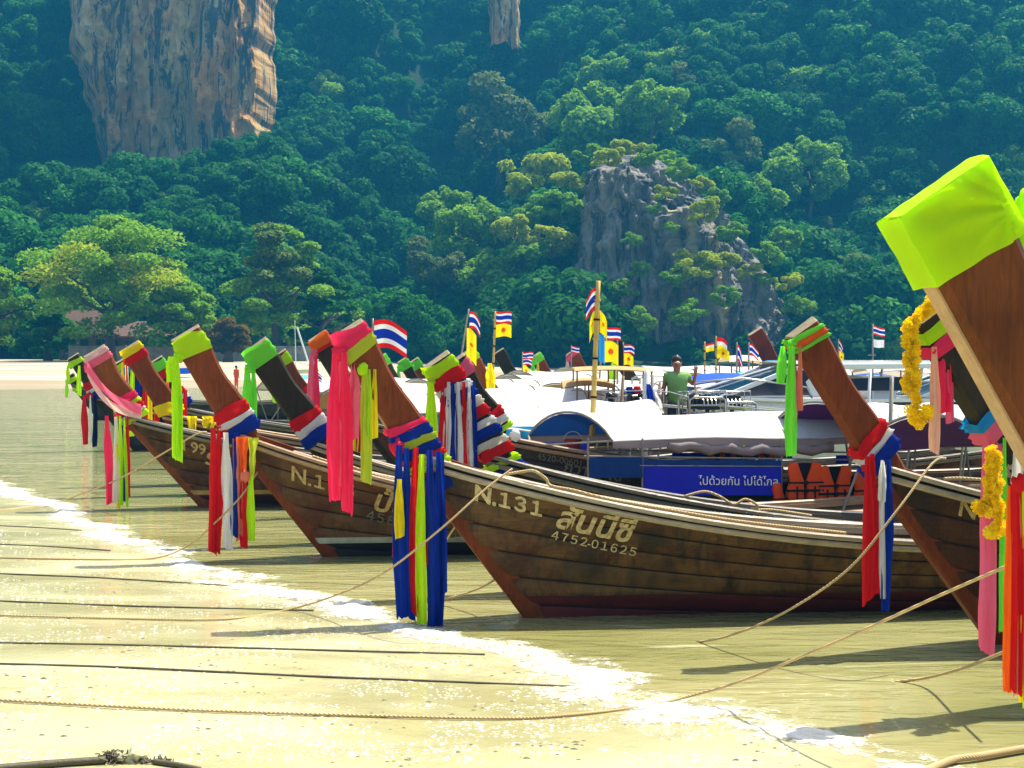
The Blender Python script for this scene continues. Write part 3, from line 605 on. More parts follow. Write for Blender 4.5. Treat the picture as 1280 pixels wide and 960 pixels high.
# ------------------------------------------------------------------ longtail boats
def text_mesh(txt, size, mat, name='lettering', shear=0.0, bold=0.0, space=1.0):
    """flat lettering as mesh vertices (x right, y up), centred baseline left at 0"""
    cu = bpy.data.curves.new('txt', 'FONT'); cu.body = txt; cu.size = size; cu.shear = shear; cu.offset = bold; cu.space_character = space; cu.resolution_u = 3
    o = bpy.data.objects.new('txt', cu); COL.objects.link(o); bpy.context.view_layer.update()
    dg = bpy.context.evaluated_depsgraph_get(); me = bpy.data.meshes.new_from_object(o.evaluated_get(dg))
    bpy.data.objects.remove(o); bpy.data.curves.remove(cu)
    me.materials.clear(); me.materials.append(mat); me.name = name; return me
class Boat:
    def __init__(s, tip, d, desc, hullm, prowm, railm='rail_dark', L=10.0, B=1.55, zg0=1.48, zmid=.62, r1=.76, r2=.62, bw=.30, bt=.085, yaw=13, planks=False, group=None, detail=1, capm='end_grain', stripe=None, foremat=None):
        s.L, s.B, s.zg0, s.zmid, s.r1, s.r2, s.bw, s.bt = L, B, zg0, zmid, r1, r2, bw, bt
        s.zb = -.22; s.d = d
        tp = at(tip[0], tip[1], d); s.zt = tp.z
        s.yaw = R(yaw); ca, sa = math.cos(s.yaw), math.sin(s.yaw)
        lx = -(r1*zg0+r2*(s.zt-zg0)); s.tipx = lx
        s.rot = Matrix.Rotation(s.yaw, 3, 'Z')
        org = Vector((tp.x, tp.y, 0))-s.rot @ Vector((lx, 0, 0)); s.org = Vector((org.x, org.y, 0))
        s.root = empty('longtail_boat', s.org, s.yaw, desc, 'boat', group)
        s.hullm = hullm; s.planks = planks; s.detail = detail
        s.make(hullm, prowm, railm, capm, stripe, foremat)
    def world(s, p): return s.org+s.rot @ Vector(p)
    # hull form --------------------------------------------------------
    def zg(s, u):
        if u < .6: return s.zmid+(s.zg0-s.zmid)*(1-u/.6)**2.1
        return s.zmid+.22*((u-.6)/.4)**2
    def xs(s, v): return -s.r1*(s.zb+(s.zg0-s.zb)*v)
    def P(s, u, v, side, off=0.0):
        x = s.xs(v)+(s.L+s.xs(1)-s.xs(v))*u
        z = s.zb+(s.zg(u)-s.zb)*v
        f = 1-(1-min(u/.52, 1))**2.0
        if u > .62: f *= 1-.32*((u-.62)/.38)**2
        p = lerp(1.0, .42, smooth01(u/.5))
        wid = .045+(s.B/2-.045)*f*max(v, .0)**p
        return Vector((x, side*(wid+off), z))
    def prow_frame(s, t):
        """t metres along the prow blade above the gunwale knee -> front-edge point, dir, across"""
        dv = Vector((-s.r2, 0, 1)).normalized(); ac = Vector((dv.z, 0, -dv.x))
        return Vector((-s.r1*s.zg0, 0, s.zg0))+dv*t, dv, ac
    def plen(s): return (s.zt-s.zg0)/Vector((-s.r2, 0, 1)).normalized().z
    def blade(s, t, a, y):
        """a 0 = fore edge, 1 = aft edge; y -1..1 across the thickness"""
        p, dv, ac = s.prow_frame(t); return p+ac*(a*s.bw)+Vector((0, y*s.bt, 0))
    def make(s, hullm, prowm, railm, capm, stripe, foremat):
        root = s.root; NU = 30 if s.detail else 16
        us = [(i/NU)**1.25 for i in range(NU+1)]
        ds = 14 if s.planks else 8
        # outer shell (lies just behind the planks where these are built)
        io = -.018 if s.planks else 0.0; mb = MB()
        for side in (-1, 1):
            mb.grid(lambda a, b: s.P(us[round(a*NU)], b, side, io), NU, ds)
        mb.grid(lambda a, b: s.P(1, b, -1, io).lerp(s.P(1, b, 1, io), a), 3, ds)            # transom
        hull = mb.build('hull', M['caulk'] if s.planks else M[hullm], root, smooth=True)
        if s.planks:
            N = 6; edges = [0, .20, .36, .51, .66, .82, .985]
            for side in (-1, 1):
                for i in range(N):
                    g = .0045; v0, v1 = edges[i]+g, edges[i+1]-g; mb = MB()
                    rows = [(v0, -.016), (v0+.004, -.004), (v0+.012, 0.0), ((v0+v1)/2, .002), (v1-.012, 0.0), (v1-.004, -.004), (v1, -.016)]
                    mb.grid(lambda a, b: s.P(us[round(a*NU)], rows[round(b*6)][0], side, rows[round(b*6)][1]), NU, 6)
                    mb.build('plank', M[hullm], hull, smooth=True)
        # inner lining and floor
        mb = MB()
        for side in (-1, 1):
            mb.grid(lambda a, b: s.P(lerp(.03, .985, a), lerp(.25, .985, b), side, -.05), 14, 4)
        mb.grid(lambda a, b: s.P(lerp(.03, .985, a), .35, -1, -.05).lerp(s.P(lerp(.03, .985, a), .35, 1, -.05), b), 14, 2)
        mb.build('inner_planking', M['inner_wood'], root, smooth=True)
        # gunwale: cap rail + rubbing strake, with a dark groove between
        for side in (-1, 1):
            def path(off, dz, v=1.0): 
                out = []
                for u in us: p = s.P(u, v, side, off); p.z += dz; out.append(p)
                return out
            sd = lambda i: Vector((0, side, 0))
            mb = MB(); mb.sweep(path(0, 0), [(-.085, .005), (-.085, .042), (-.06, .055), (.02, .055), (.035, .04), (.035, .012), (.03, .005)], sd); mb.build('cap_rail', M[railm], root, smooth=False)
            mb = MB(); mb.sweep(path(0, 0, .965), [(-.02, -.035), (.03, -.03), (.042, -.012), (.042, .012), (.03, .024), (-.02, .024)], sd); mb.build('rubbing_strake', M[railm], root)
            if s.detail:
                mb = MB(); mb.sweep(path(-.10, -.02), [(-.02, -.03), (-.02, .03), (.02, .03), (.02, -.03)], sd); mb.build('inner_rail', M[railm], root)
        if stripe:
            for side in (-1, 1):
                mb = MB(); pts = []
                for i in range(NU+1):
                    u = us[i]; v = (stripe[1]-s.zb)/(s.zg(u)-s.zb); v2 = (stripe[2]-s.zb)/(s.zg(u)-s.zb); pts.append((u, v, v2))
                mb.grid(lambda a, b: s.P(pts[round(a*NU)][0], pts[round(a*NU)][1 if b < .5 else 2], side, .007), NU, 1); mb.build('painted_stripe', M[stripe[0]], root)
        # stem and prow blade
        t1 = s.plen(); hb = .06
        prof = [(-s.r1*(-.25), -.25)]
        front = [(-s.r1*z-.035, z) for z in (-.25, .3, .8, 1.2)]+[(-s.r1*s.zg0-.03, s.zg0)]
        pf, dv, ac = s.prow_frame(0)
        mb = MB(); secs = []
        n = 10
        def ring(pF, pA, ht):
            return [pF+Vector((0, -ht*.7, 0)), pF+Vector((0, ht*.7, 0)), pF.lerp(pA, .08)+Vector((0, ht, 0)), pF.lerp(pA, .92)+Vector((0, ht, 0)), pA+Vector((0, ht*.7, 0)), pA+Vector((0, -ht*.7, 0)), pF.lerp(pA, .92)+Vector((0, -ht, 0)), pF.lerp(pA, .08)+Vector((0, -ht, 0))]
        rings = []
        for z in (-.25, .15, .55, .95, 1.2):
            f = Vector((-s.r1*z-.03, 0, z)); rings.append(ring(f, f+Vector((.16+.06*z, 0, .10)), .055+.012*z))
        for i in range(n+1):
            t = t1*i/n; f, _, _ = s.prow_frame(t); wv = s.bw*(1+.06*math.sin(i*.9)); rings.append(ring(f, f+ac*wv, s.bt*lerp(1.0, 1.12, i/n)))
        # tip: peaked, bare end grain
        vs = [p for r_ in rings for p in r_]; k = 8
        fs = [(i*k+j, i*k+(j+1)%k, (i+1)*k+(j+1)%k, (i+1)*k+j) for i in range(len(rings)-1) for j in range(k)]
        fs.append(tuple(range(k))[::-1]); mb.add(vs, fs)
        prow = mb.build('prow', M[prowm], root, bevel=0)
        last = rings[-1]; r0 = dv*.03
        cF, cA = last[0].lerp(last[1], .5)+r0, last[4].lerp(last[5], .5)+r0*1.3
        mb = MB(); vs = last+[cF, cA]; mb.add(vs, [(0, 8, 1), (1, 8, 2), (2, 8, 9, 3), (3, 9, 4), (4, 9, 5), (5, 9, 6), (6, 9, 8, 7), (7, 8, 0)])
        mb.build('prow_end', M[capm], prow)
        if foremat:      # pale bare fore edge strip
            mb = MB(); pts = [s.blade(t1*i/8, -.015, 0) for i in range(9)]
            mb.sweep(pts, [(-s.bt*.66, -.01), (s.bt*.66, -.01), (s.bt*.66, .012), (-s.bt*.66, .012)], lambda i: Vector((0, 1, 0))); mb.build('fore_edge', M[foremat], prow)
        # knee where blade meets rails
        mb = MB(); f, _, _ = s.prow_frame(0); mb.prism([(f.x+.03, f.z-.20), (f.x+.34, f.z-.02), (f.x+.85, f.z-.20), (f.x+.55, f.z-.34)], -.05, .05); mb.build('knee', M[prowm], root, bevel=.01)
        # thwarts and fore deck
        if s.detail:
            for u in (.2, .34, .48, .62, .76):
                a, b = s.P(u, .8, -1, -.055), s.P(u, .8, 1, -.055); c = (a+b)/2
                mb = MB(); mb.box(c, (.26, (b-a).length, .035)); mb.build('thwart', M['inner_wood'], root, bevel=.006)
        a = [s.P(u, .93, sd_, -.055) for sd_ in (-1, 1) for u in (.02, .06, .10, .15)]
        mb = MB(); mb.add(a, [(i, i+1, i+5, i+4) for i in range(3)]); mb.build('fore_deck', M['inner_wood'], root)
        a, b = s.P(.86, .9, -1, -.055), s.P(.99, .9, 1, -.055)
        mb = MB(); mb.box(((a.x+b.x)/2, 0, a.z), (b.x-a.x, abs(a.y)*2*.95, .05)); mb.build('stern_deck', M['inner_wood'], root)
    def solve(s, x, z):
        v = .6
        for _ in range(40):
            u = clamp((x-s.xs(v))/(s.L+s.xs(1)-s.xs(v)), 0, 1); v = clamp((z-s.zb)/(s.zg(u)-s.zb), 0, 1.05)
        return u, v
    def letter(s, txt, x, dz, size, mat, slope=None, shear=0.0, bold=0.0, space=1.0, wide=1.0):
        """lettering on the near side of the hull, hung dz below the sheer, following it"""
        me = text_mesh(txt, size, M[mat], 'lettering', shear, bold, space)
        u0, _ = s.solve(x, .9)
        def sheer(xx):
            u, v = s.solve(xx, s.zg(clamp((xx-s.xs(1))/s.L, 0, 1))); return s.zg(u)
        for vt in me.vertices:
            xx = x+vt.co.x*wide; zz = sheer(xx)-dz+vt.co.y; u, v = s.solve(xx, zz); p = s.P(u, v, -1, .010); vt.co = p
        o = bpy.data.objects.new('lettering', me); COL.objects.link(o); o.parent = s.root; return o
    # canopy ------------------------------------------------------------
    def roof(s, x0, x1, ze, rise, mat='tarp_white', under='tarp_white', wid=None, posts=True, valance=None, fringe=None):
        hw = (wid or s.B*1.02)/2; n = 10; m = 10
        rr = random.Random(int(s.d*100)); ph = rr.uniform(0, 6)
        def fn(u, v, dz=0.0):
            a = lerp(-1, 1, v); x = lerp(x0, x1, u)-.42*a*(1-u)**3
            return Vector((x, a*hw*1.02, ze+dz+rise*(1-abs(a)**2.2)-.05*math.sin(u*math.pi*3)**2*(1-abs(a)**3)-.02*math.sin(u*17+ph)*(abs(a) > .9)))
        mb = MB(); mb.grid(lambda u, v: fn(u, v), 24, n); c = mb.build('canopy', M[mat], s.root, smooth=True)
        mb = MB(); mb.grid(lambda u, v: fn(u, v, -.018), 24, n); mb.build('canopy_lining', M[under], c, smooth=True)
        for x in (x0, (x0*2+x1)/3, (x0+2*x1)/3, x1):
            mb = MB(); mb.tube([fn((x-x0)/(x1-x0), j/12, -.012 if s.detail and x != x0 else .008) for j in range(13)], .017, 6); mb.build('roof_hoop', M['pole_grey'], s.root)
            if posts:
                for sd_ in (-1, 1):
                    u, v = s.solve(x, .5); p = s.P(u, 1, sd_, -.02); q = fn((x-x0)/(x1-x0), 0 if sd_ < 0 else 1)
                    mb = MB(); mb.tube([p, q], .016, 6); mb.build('roof_post', M['pole_grey'], s.root)
        for sd_ in (0, 1):
            mb = MB(); mb.tube([fn(j/10, sd_, -.01) for j in range(11)], .014 if s.detail else .024, 6); mb.build('roof_pole', M['pole_grey'], s.root)
        if valance:
            for sd_ in (0, 1):
                mb = MB(); mb.grid(lambda u, v: fn(u, sd_)+Vector((0, (.02+.015*math.sin(u*40))*(1 if sd_ else -1), -.01-v*valance[1]*(1+.18*math.sin(u*9)))), 36, 2); mb.build('valance', M[valance[0]], s.root, smooth=True)

# ------------------------------------------------------------------ ribbons
def strip_geo(mb, top, length, w0, w1, seed, lean=(0, 0), folds=2.0, amp=.25, mi=0, nv=16, path=None, face=0.0):
    rr = random.Random(seed); ph = rr.uniform(0, 6.28); nu = 10; top = Vector(top); cut = rr.uniform(-.03, .03)
    cf, sf = math.cos(face), math.sin(face)
    def fn(u, v):
        w = .86*lerp(w0, w1, smooth01(min(1, v*2.2))); a = (u-.5)
        fold = amp*w*math.sin(a*folds*6.28+ph+v*.8)*(.5+.5*v)+w*.22*noise.noise(Vector((a*5+ph, v*6, seed)))
        sway = .018*math.sin(v*3.1+ph)*length
        if path: c = path(v)
        else: c = top+Vector((lean[0]*v+sway*.5, lean[1]*v+sway*.3, -length*v*(1+cut*a*2+.022*noise.noise(Vector((a*11, seed, 2))))))
        x, y = a*w*(1-.16*abs(math.sin(ph+v*4)))*(1-.18*smooth01((v-.55)/.45)*abs(math.sin(ph*2))), fold
        return c+Vector((x*cf-y*sf, x*sf+y*cf, 0))
    mb.grid(fn, nu, nv, mi)
def ribbons(name, label, items, group=None, cat='ribbon', loc=(0, 0, 0)):
    """items: (cloth, (x,y,z), length, w_top, w_bottom, lean) in world space"""
    r = empty(name, loc, 0, label, cat, group); L0 = Vector(loc)
    for i, it in enumerate(items):
        mb = MB(); strip_geo(mb, Vector(it[1])-L0, it[2], it[3], it[4], hash((label, i)) % 1000 if False else sum(map(ord, label))+i*17, it[5] if len(it) > 5 else (0, 0), folds=it[6] if len(it) > 6 else 1.6)
        mb.build('strip', M['cloth_'+it[0]], r, smooth=True, fix=False)
    return r
def wrap(b, parent, t, h, mat, tilt=0.0, loose=.012, a0=-.02, a1=1.02, seed=0):
    """cloth band around the blade: at t (fore edge) / t+tilt (aft edge), h high along the blade"""
    mb = MB(); cs = []
    corners = [(a0, -1), (a1, -1), (a1, 1), (a0, 1)]
    N = 7
    for k in range(4):
        (a, y), (a2, y2) = corners[k], corners[(k+1) % 4]
        for i in range(N): cs.append((lerp(a, a2, i/N), lerp(y, y2, i/N)))
    L0 = parent.location
    def fn(u, v):
        a, y = cs[int(round(u*len(cs))) % len(cs)]
        p, dv, ac = b.prow_frame(t+tilt*a+h*v*(1+.10*math.sin(a*5+seed)))
        n = noise.noise(Vector((a*3+seed, y*2, v*3)))
        bul = loose*(1+.8*n)+.010*math.sin(v*math.pi)*(1+math.sin(v*14+a*2))
        q = p+ac*(a*b.bw+(bul if a > .5 else -bul))+Vector((0, y*(b.bt*1.1+bul), 0))
        return b.world(q)-L0
    mb.grid(fn, len(cs), 5); return mb.build('band', M['cloth_'+mat], parent, smooth=True)
def knot(parent, p, r, mat, seed=0):
    mb = MB(); mb.blob(Vector(p)-parent.location, (r, r*.8, r*1.05), 10, 8, .55, seed); return mb.build('knot', M['cloth_'+mat], parent, smooth=True)
def tip_ribbon(b, label, bands, strips, t_off=0.0, kn=None, side=-.9):
    """bands: (mat, dist below the tip, height, tilt); strips: (mat, dx, dy, length, w) hung from the fore edge of the tip"""
    t1 = b.plen(); p = b.world(b.blade(t1-.16+t_off, -.04, side)); r = empty('prow_ribbon', (p.x, p.y, p.z), 0, label, 'ribbon')
    for i, (m, dd, h, tl) in enumerate(bands): wrap(b, r, t1-dd-h, h, m, tl, .006+.004*i, seed=i*1.7+b.d)
    if kn: knot(r, p, kn[1], kn[0], int(b.d))
    for i, (m, dx, dy, ln, w_) in enumerate(strips):
        mb = MB(); strip_geo(mb, Vector((dx, dy, 0)), ln, w_*.45, w_, int(b.d*10)+i*7, (rnd.uniform(-.02, .02), 0), 1.4); mb.build('strip', M['cloth_'+m], r, smooth=True, fix=False)
    return r
def base_ribbon(b, label, bands, strips, t0=0.0, kn=None):
    p = b.world(b.blade(t0, -.05, -1.0)); r = empty('bow_garland', (p.x, p.y, p.z), 0, label, 'ribbon')
    for i, (m, t, h, tl) in enumerate(bands): wrap(b, r, t0+t, h, m, tl, .02+.004*(i % 3), seed=i*2.3+b.d)
    if kn: knot(r, p+Vector(kn[2]) if len(kn) > 2 else p, kn[1], kn[0], int(b.d))
    for i, (m, dx, dy, dz, ln, w_) in enumerate(strips):
        mb = MB(); strip_geo(mb, Vector((dx*1.0, dy-.03, dz+.10)), ln+.10, w_*.45, w_, int(b.d*10)+i*5, (rnd.uniform(-.02, .02), 0), 1.3); mb.build('strip', M['cloth_'+m], r, smooth=True, fix=False)
    return r
B = {}
# --- the named front row ------------------------------------------------
B['A'] = Boat((1119, 276), 5.9, 'nearest longtail boat at the right edge, prow capped in bright lime cloth', 'hull_brown', 'prow_near', 'rail_brown', zg0=1.75, bw=.38, bt=.075, planks=True, yaw=12, r2=.60, capm='cloth_lime', foremat='prow_tan')
B['B'] = Boat((1141, 408), 10.4, 'dark longtail boat whose prow is hung with a marigold garland', 'hull_dark', 'prow_black', 'rail_polish', zg0=1.62, bw=.34, planks=True, yaw=12, r2=.68)
B['C'] = Boat((984, 424), 12.3, 'brown longtail boat with a hull letter N and tricolour ribbon at its bow', 'hull_brown', 'prow_brown', 'rail_polish', zg0=1.50, bw=.275, bt=.075, planks=True, yaw=12, r2=.66)
B['D'] = Boat((417, 424), 13.6, 'weathered wooden longtail boat numbered N.131 with a dull red waterline band', 'hull_n131', 'prow_brown', 'rail_polish', zg0=1.52, bw=.30, planks=True, yaw=12, r1=.755, r2=.60, foremat='prow_tan')
B['E'] = Boat((215, 428), 17.8, 'brown longtail boat numbered N.135 with a pale line above its black bottom', 'hull_n135', 'prow_brown', 'rail_brown', zg0=1.50, zmid=.40, bw=.36, planks=True, yaw=12, r1=.78, r2=.58, stripe=('stripe_pale', .165, .235))
B['F'] = Boat((105, 448), 23.8, 'longtail boat numbered N 99 with a gold line and orange brown prow', 'hull_n99', 'prow_orange', 'rail_dark', zg0=1.46, bw=.37, planks=True, yaw=12, r1=.86, r2=.60, stripe=('stripe_gold', .20, .27))
B['G'] = Boat((530, 462), 15.3, 'dark longtail boat behind N.131 with its prow banded in tricolour cloth', 'hull_dark', 'prow_black', 'rail_dark', zg0=1.38, zmid=.55, bw=.30, planks=True, yaw=12, r2=.66)
B['H'] = Boat((553, 462), 20.9, 'black longtail boat with blue side banners, life jackets and a white roof', 'hull_dark', 'prow_black', 'rail_brown', zg0=1.30, bw=.36, planks=True, yaw=11, r2=.66, L=11)
B['I'] = Boat((304, 444), 19.4, 'black longtail boat with a plain bright green ribbon on its prow', 'hull_dark', 'prow_black', 'rail_polish', zg0=1.30, zmid=.24, bw=.36, planks=True, yaw=11, r2=.70)
B['J'] = Boat((386, 428), 22.9, 'dark red longtail boat with a long pink ribbon behind N.135', 'hull_red', 'prow_black', 'rail_dark', zg0=1.40, bw=.30, yaw=11)
B['K'] = Boat((151, 441), 26.2, 'longtail boat with brown prow under yellow and red bands beside N 99', 'hull_brown', 'prow_brown', 'rail_brown', zg0=1.40, bw=.36, yaw=11, L=11)
# --- further back ----------------------------------------------------------
B['P'] = Boat((141, 458), 28.2, 'longtail boat half hidden behind the brown prow, hung with many mixed ribbons', 'hull_dark', 'prow_black', yaw=10, zg0=1.35, detail=0)
B['R'] = Boat((576, 445), 30.4, 'brown prowed longtail boat with flags behind the tricolour banded prow', 'hull_brown', 'prow_brown', yaw=10, zg0=1.3, detail=0)
B['L'] = Boat((186, 456), 32.4, 'small black prowed longtail boat with green and red cap bands', 'hull_dark', 'prow_black', yaw=10, zg0=1.3, bw=.33, detail=0)
B['O'] = Boat((343, 446), 34.6, 'brown longtail boat seen just behind the black green ribboned prow', 'hull_brown', 'prow_brown', yaw=10, zg0=1.3, detail=0)
B['V'] = Boat((935, 420), 33.5, 'longtail boat with a bare dark red prow behind the speedboat', 'hull_red', 'prow_red', yaw=10, zg0=1.3, bw=.34, detail=0)
B['W'] = Boat((764, 446), 36.6, 'black prowed longtail boat hung with yellow and black cloth near the bamboo pole', 'hull_dark', 'prow_black', yaw=10, zg0=1.3, detail=0)
B['M'] = Boat((85, 450), 38.4, 'black longtail boat with lime ribbon, second farthest at the left end', 'hull_dark', 'prow_black', yaw=10, zg0=1.4, detail=0)
B['Q1'] = Boat((470, 450), 40.8, 'black longtail prow with green cap, leftmost of the three behind the big flag', 'hull_dark', 'prow_black', yaw=9, zg0=1.3, detail=0)
B['Q2'] = Boat((497, 454), 43.2, 'black longtail prow with green cap, middle of the three behind the big flag', 'hull_dark', 'prow_black', yaw=9, zg0=1.3, detail=0)
B['Q3'] = Boat((512, 454), 45.6, 'brown longtail prow with green cap, rightmost of the three behind the big flag', 'hull_dark', 'prow_brown', yaw=9, zg0=1.3, detail=0)
B['T'] = Boat((665, 447), 48.2, 'longtail boat with green ribbon beside the small double flags', 'hull_dark', 'prow_brown', yaw=9, zg0=1.3, detail=0)
B['S'] = Boat((616, 444), 50.8, 'black prowed longtail boat right of the yellow flag pole', 'hull_dark', 'prow_black', yaw=9, zg0=1.3, bw=.42, detail=0)
B['U'] = Boat((708, 444), 53.4, 'brown prowed longtail boat with a small flag, left of the bamboo pole', 'hull_brown', 'prow_brown', yaw=9, zg0=1.3, bw=.42, detail=0)
B['N'] = Boat((83, 472), 57.0, 'farthest longtail boat at the left end with lime bands', 'hull_dark', 'prow_black', yaw=8, zg0=1.3, detail=0)

# --- hull lettering -----------------------------------------------------------
d = B['D']
d.letter('N.', -.52, .23, .205, 'paint_cream', bold=.007); d.letter('１３１', -.335, .225, .175, 'paint_cream', bold=.006, space=.60)
d.letter('สันนี่ซี', .20, .29, .29, 'paint_cream', shear=.28, bold=.007)
d.letter('４７５２-０１６２５', .16, .41, .108, 'paint_cream', shear=.1, bold=.0015, space=.60)
e = B['E']
e.letter('N.', -.42, .29, .25, 'paint_gold', bold=.005); e.letter('１３５', -.19, .285, .21, 'paint_gold', bold=.005, space=.64); e.letter('ป้องข', .52, .36, .36, 'paint_gold', shear=.28, bold=.008); e.letter('４５８１-００９３９', .44, .50, .15, 'paint_dull', shear=.1, bold=.001, space=.60)
f = B['F']
f.letter('N 99', -.42, .28, .24, 'paint_gold', bold=.004); f.letter('รุ่งอ', .05, .42, .34, 'paint_gold', shear=.2, bold=.008)
B['C'].letter('N', -.42, .19, .20, 'paint_gold', bold=.004)
B['I'].letter('ป ๗๖ว', -.65, .22, .24, 'paint_dull', bold=.004)
B['H'].letter('4520-00601', -.30, .18, .13, 'paint_dull'); B['H'].letter('ถวายพิณ', .06, .30, .22, 'paint_dull', shear=.15, bold=.004)
# --- roofs --------------------------------------------------------------------
B['H'].roof(.2, 8.6, 1.27, .34, 'tarp_white', 'tarp_blue', wid=1.5, valance=('tarp_grey', .09))
B['G'].roof(3.9, 8.3, 1.36, .40, 'tarp_white', 'tarp_purple', wid=1.7)
B['I'].roof(6.0, 8.6, 1.34, .42, 'tarp_white', 'tarp_purple', wid=1.6)
B['J'].roof(.6, 3.5, 1.30, .42, 'tarp_white', 'tarp_sky', wid=1.8, valance=('tarp_sky', .09))
B['K'].roof(2.0, 6.4, 1.42, .40, 'tarp_white', 'tarp_tan', wid=1.8, valance=('tarp_grey', .10))
B['P'].roof(3.0, 8.0, 1.45, .36, wid=1.8, valance=('tarp_grey', .10)); B['R'].roof(.3, 6.2, 1.50, .34, 'tarp_white', 'tarp_tan', wid=1.9, valance=('tarp_sky', .10))  # valances on the far roofs are added stripes standing in for dark shaded openings
B['L'].roof(3.5, 8.5, 1.5, .34, wid=1.9, valance=('tarp_blue', .12)); B['O'].roof(1.6, 8.0, 1.52, .34, wid=1.9, valance=('tarp_grey', .12)); B['W'].roof(.4, 3.6, 1.75, .22, 'tarp_tan', 'tarp_tan', wid=2.0)
B['M'].roof(3.5, 8.0, 1.5, .34, wid=1.8); B['Q1'].roof(2.0, 8.5, 1.55, .34, wid=2.0, valance=('tarp_sky', .14)); B['Q2'].roof(2.0, 8.5, 1.6, .34, wid=2.0); B['Q3'].roof(1.8, 8.5, 1.6, .36, wid=2.0, valance=('tarp_purple', .14))
B['T'].roof(1.0, 8.5, 1.62, .36, wid=2.0); B['S'].roof(.8, 8.5, 1.65, .36, wid=2.0, valance=('tarp_blue', .14)); B['U'].roof(.8, 8.5, 1.7, .36, wid=2.0)
B['V'].roof(.8, 8.0, 1.62, .34, 'tarp_white', 'tarp_blue', wid=2.2, valance=('tarp_sky', .16))
# --- ribbons -------------------------------------------------------------------
def fitted_cap(b, label, ln, mat):
    """cloth pulled tight over the end of the blade, gathered in pleats towards a knot on the aft edge"""
    t1 = b.plen()+.005; p0 = b.world(b.blade(t1, .5, 0)); r = empty('prow_cloth', p0, 0, label, 'cloth'); mb = MB(); o_ = .026; ht = b.bt*1.12+.018; W_ = b.bw*1.04
    f0, dv, ac = b.prow_frame(t1); K = (W_+o_, -ln*.60)
    def loc(a, t, y): 
        return b.world(f0+ac*a+dv*t+Vector((0, y, 0)))-p0
    for sd_ in (-1, 1):
        def side(u, v):
            a = lerp(-o_, W_+o_, u); t = lerp(-ln*(1+.0*u), .012+.02*u, v); an = math.atan2(t-K[1], K[0]-a); ds = math.hypot(t-K[1], K[0]-a)
            pl = .013*math.sin(an*13+sd_+2*noise.noise(Vector((an*3, ds*4, 1))))*math.exp(-ds*2.6)*clamp(ds*14)+.005*math.sin(an*7+2)+.007*noise.noise(Vector((a*9, t*9, sd_)))
            return loc(a, t-.02*math.exp(-ds*7), sd_*(ht+pl*clamp(min(u, 1-u)*9)))
        mb.grid(side, 26, 26)
    mb.grid(lambda u, v: loc(-o_, lerp(-ln, .012, v), lerp(-ht, ht, u)), 6, 26)
    mb.grid(lambda u, v: loc(W_+o_-.02*math.sin(math.pi*v)*1.2, lerp(-ln, .032, v), lerp(-ht, ht, u)), 6, 26)
    mb.grid(lambda u, v: loc(lerp(-o_, W_+o_, v), lerp(.012, .032, v)+.012*(1-(2*u-1)**2), lerp(-ht, ht, u)), 6, 26)
    cv = mb.build('cover', M['cloth_'+mat], r, smooth=False)
    for v in cv.data.vertices: v.co += Vector((noise.noise(v.co*11), noise.noise(v.co*11+Vector((9, 0, 0))), noise.noise(v.co*11+Vector((0, 9, 0)))))*.006
    cv.data.polygons.foreach_set('use_smooth', [True]*len(cv.data.polygons)); em = cv.modifiers.new('edge', 'EDGE_SPLIT'); em.split_angle = R(55); return r
fitted_cap(B['A'], 'bright lime cloth pulled tight over the end of the nearest prow', .295, 'lime')
b = B['A']; p = b.world(b.blade(b.plen()-.27, 1.12, .2))
r = ribbons('prow_ribbon', 'lime cloth tail hanging behind the nearest prow at the right edge', [('lime', p+Vector((.04, .12, .0)), .50, .05, .13, (.16, .1)), ('lime', p+Vector((.08, .13, .02)), .55, .05, .12, (.20, .1))], loc=p)
knot(r, p+Vector((-.01, -.02, 0)), .040, 'lime', 3); mb = MB(); mb.blob((.06, 0, .06), (.05, .04, .09), 12, 10, .4, 8); mb.blob((.05, 0, -.06), (.035, .03, .08), 12, 10, .4, 9); mb.build('bow_loop', M['cloth_lime'], r, smooth=True)
p = at(1268, 604, b.world(b.blade(.12, 0, -1)).y-.03)
r = ribbons('bow_garland', 'orange, red and yellow ribbons hanging at the right edge of the picture', [('orange', p+Vector((-.015, -.02, -.01)), .80, .05, .055, (-.02, 0)), ('red', p+Vector((.0, -.04, .0)), .81, .06, .06, (-.01, 0)), ('salmon', p+Vector((.0, -.03, -.02)), .79, .04, .05), ('lime', p+Vector((.035, -.05, -.02)), .83, .05, .05), ('yellow', p+Vector((.03, -.03, 0)), .84, .05, .06), ('pink', p+Vector((.07, -.02, .0)), .78, .07, .09)], loc=p); knot(r, p+Vector((.01, -.04, 0)), .035, 'red', 4)
mb = MB(); q_ = b.world(b.blade(.02, .3, -1.0))-p; mb.tube([Vector((0, 0, 0)), q_*.5+Vector((0, 0, -.03)), q_], .02, 7); mb.build('tie', M['cloth_red'], r, smooth=True)
b = B['B']
tip_ribbon(b, 'pink and peach ribbons with lime band on the marigold hung prow', [('lime', .05, .10, 0), ('pink', .16, .10, 0)], [('peach', .03, -.03, .72, .09), ('pink', .11, .02, .45, .12), ('rose', .14, .04, .52, .08)])
base_ribbon(b, 'pink, green and white ribbons hanging from the marigold hung bow', [('rose', .05, .12, .06), ('sky', .16, .08, .06)], [('rose', -.08, -.05, -.05, 1.32, .14), ('green', .03, -.06, .0, 1.22, .07), ('white', .12, -.05, .0, 1.12, .15), ('red', .22, -.02, 0, 1.14, .08), ('blue', .28, .02, 0, 1.1, .10)], .16, ('rose', .06))
b = B['C']
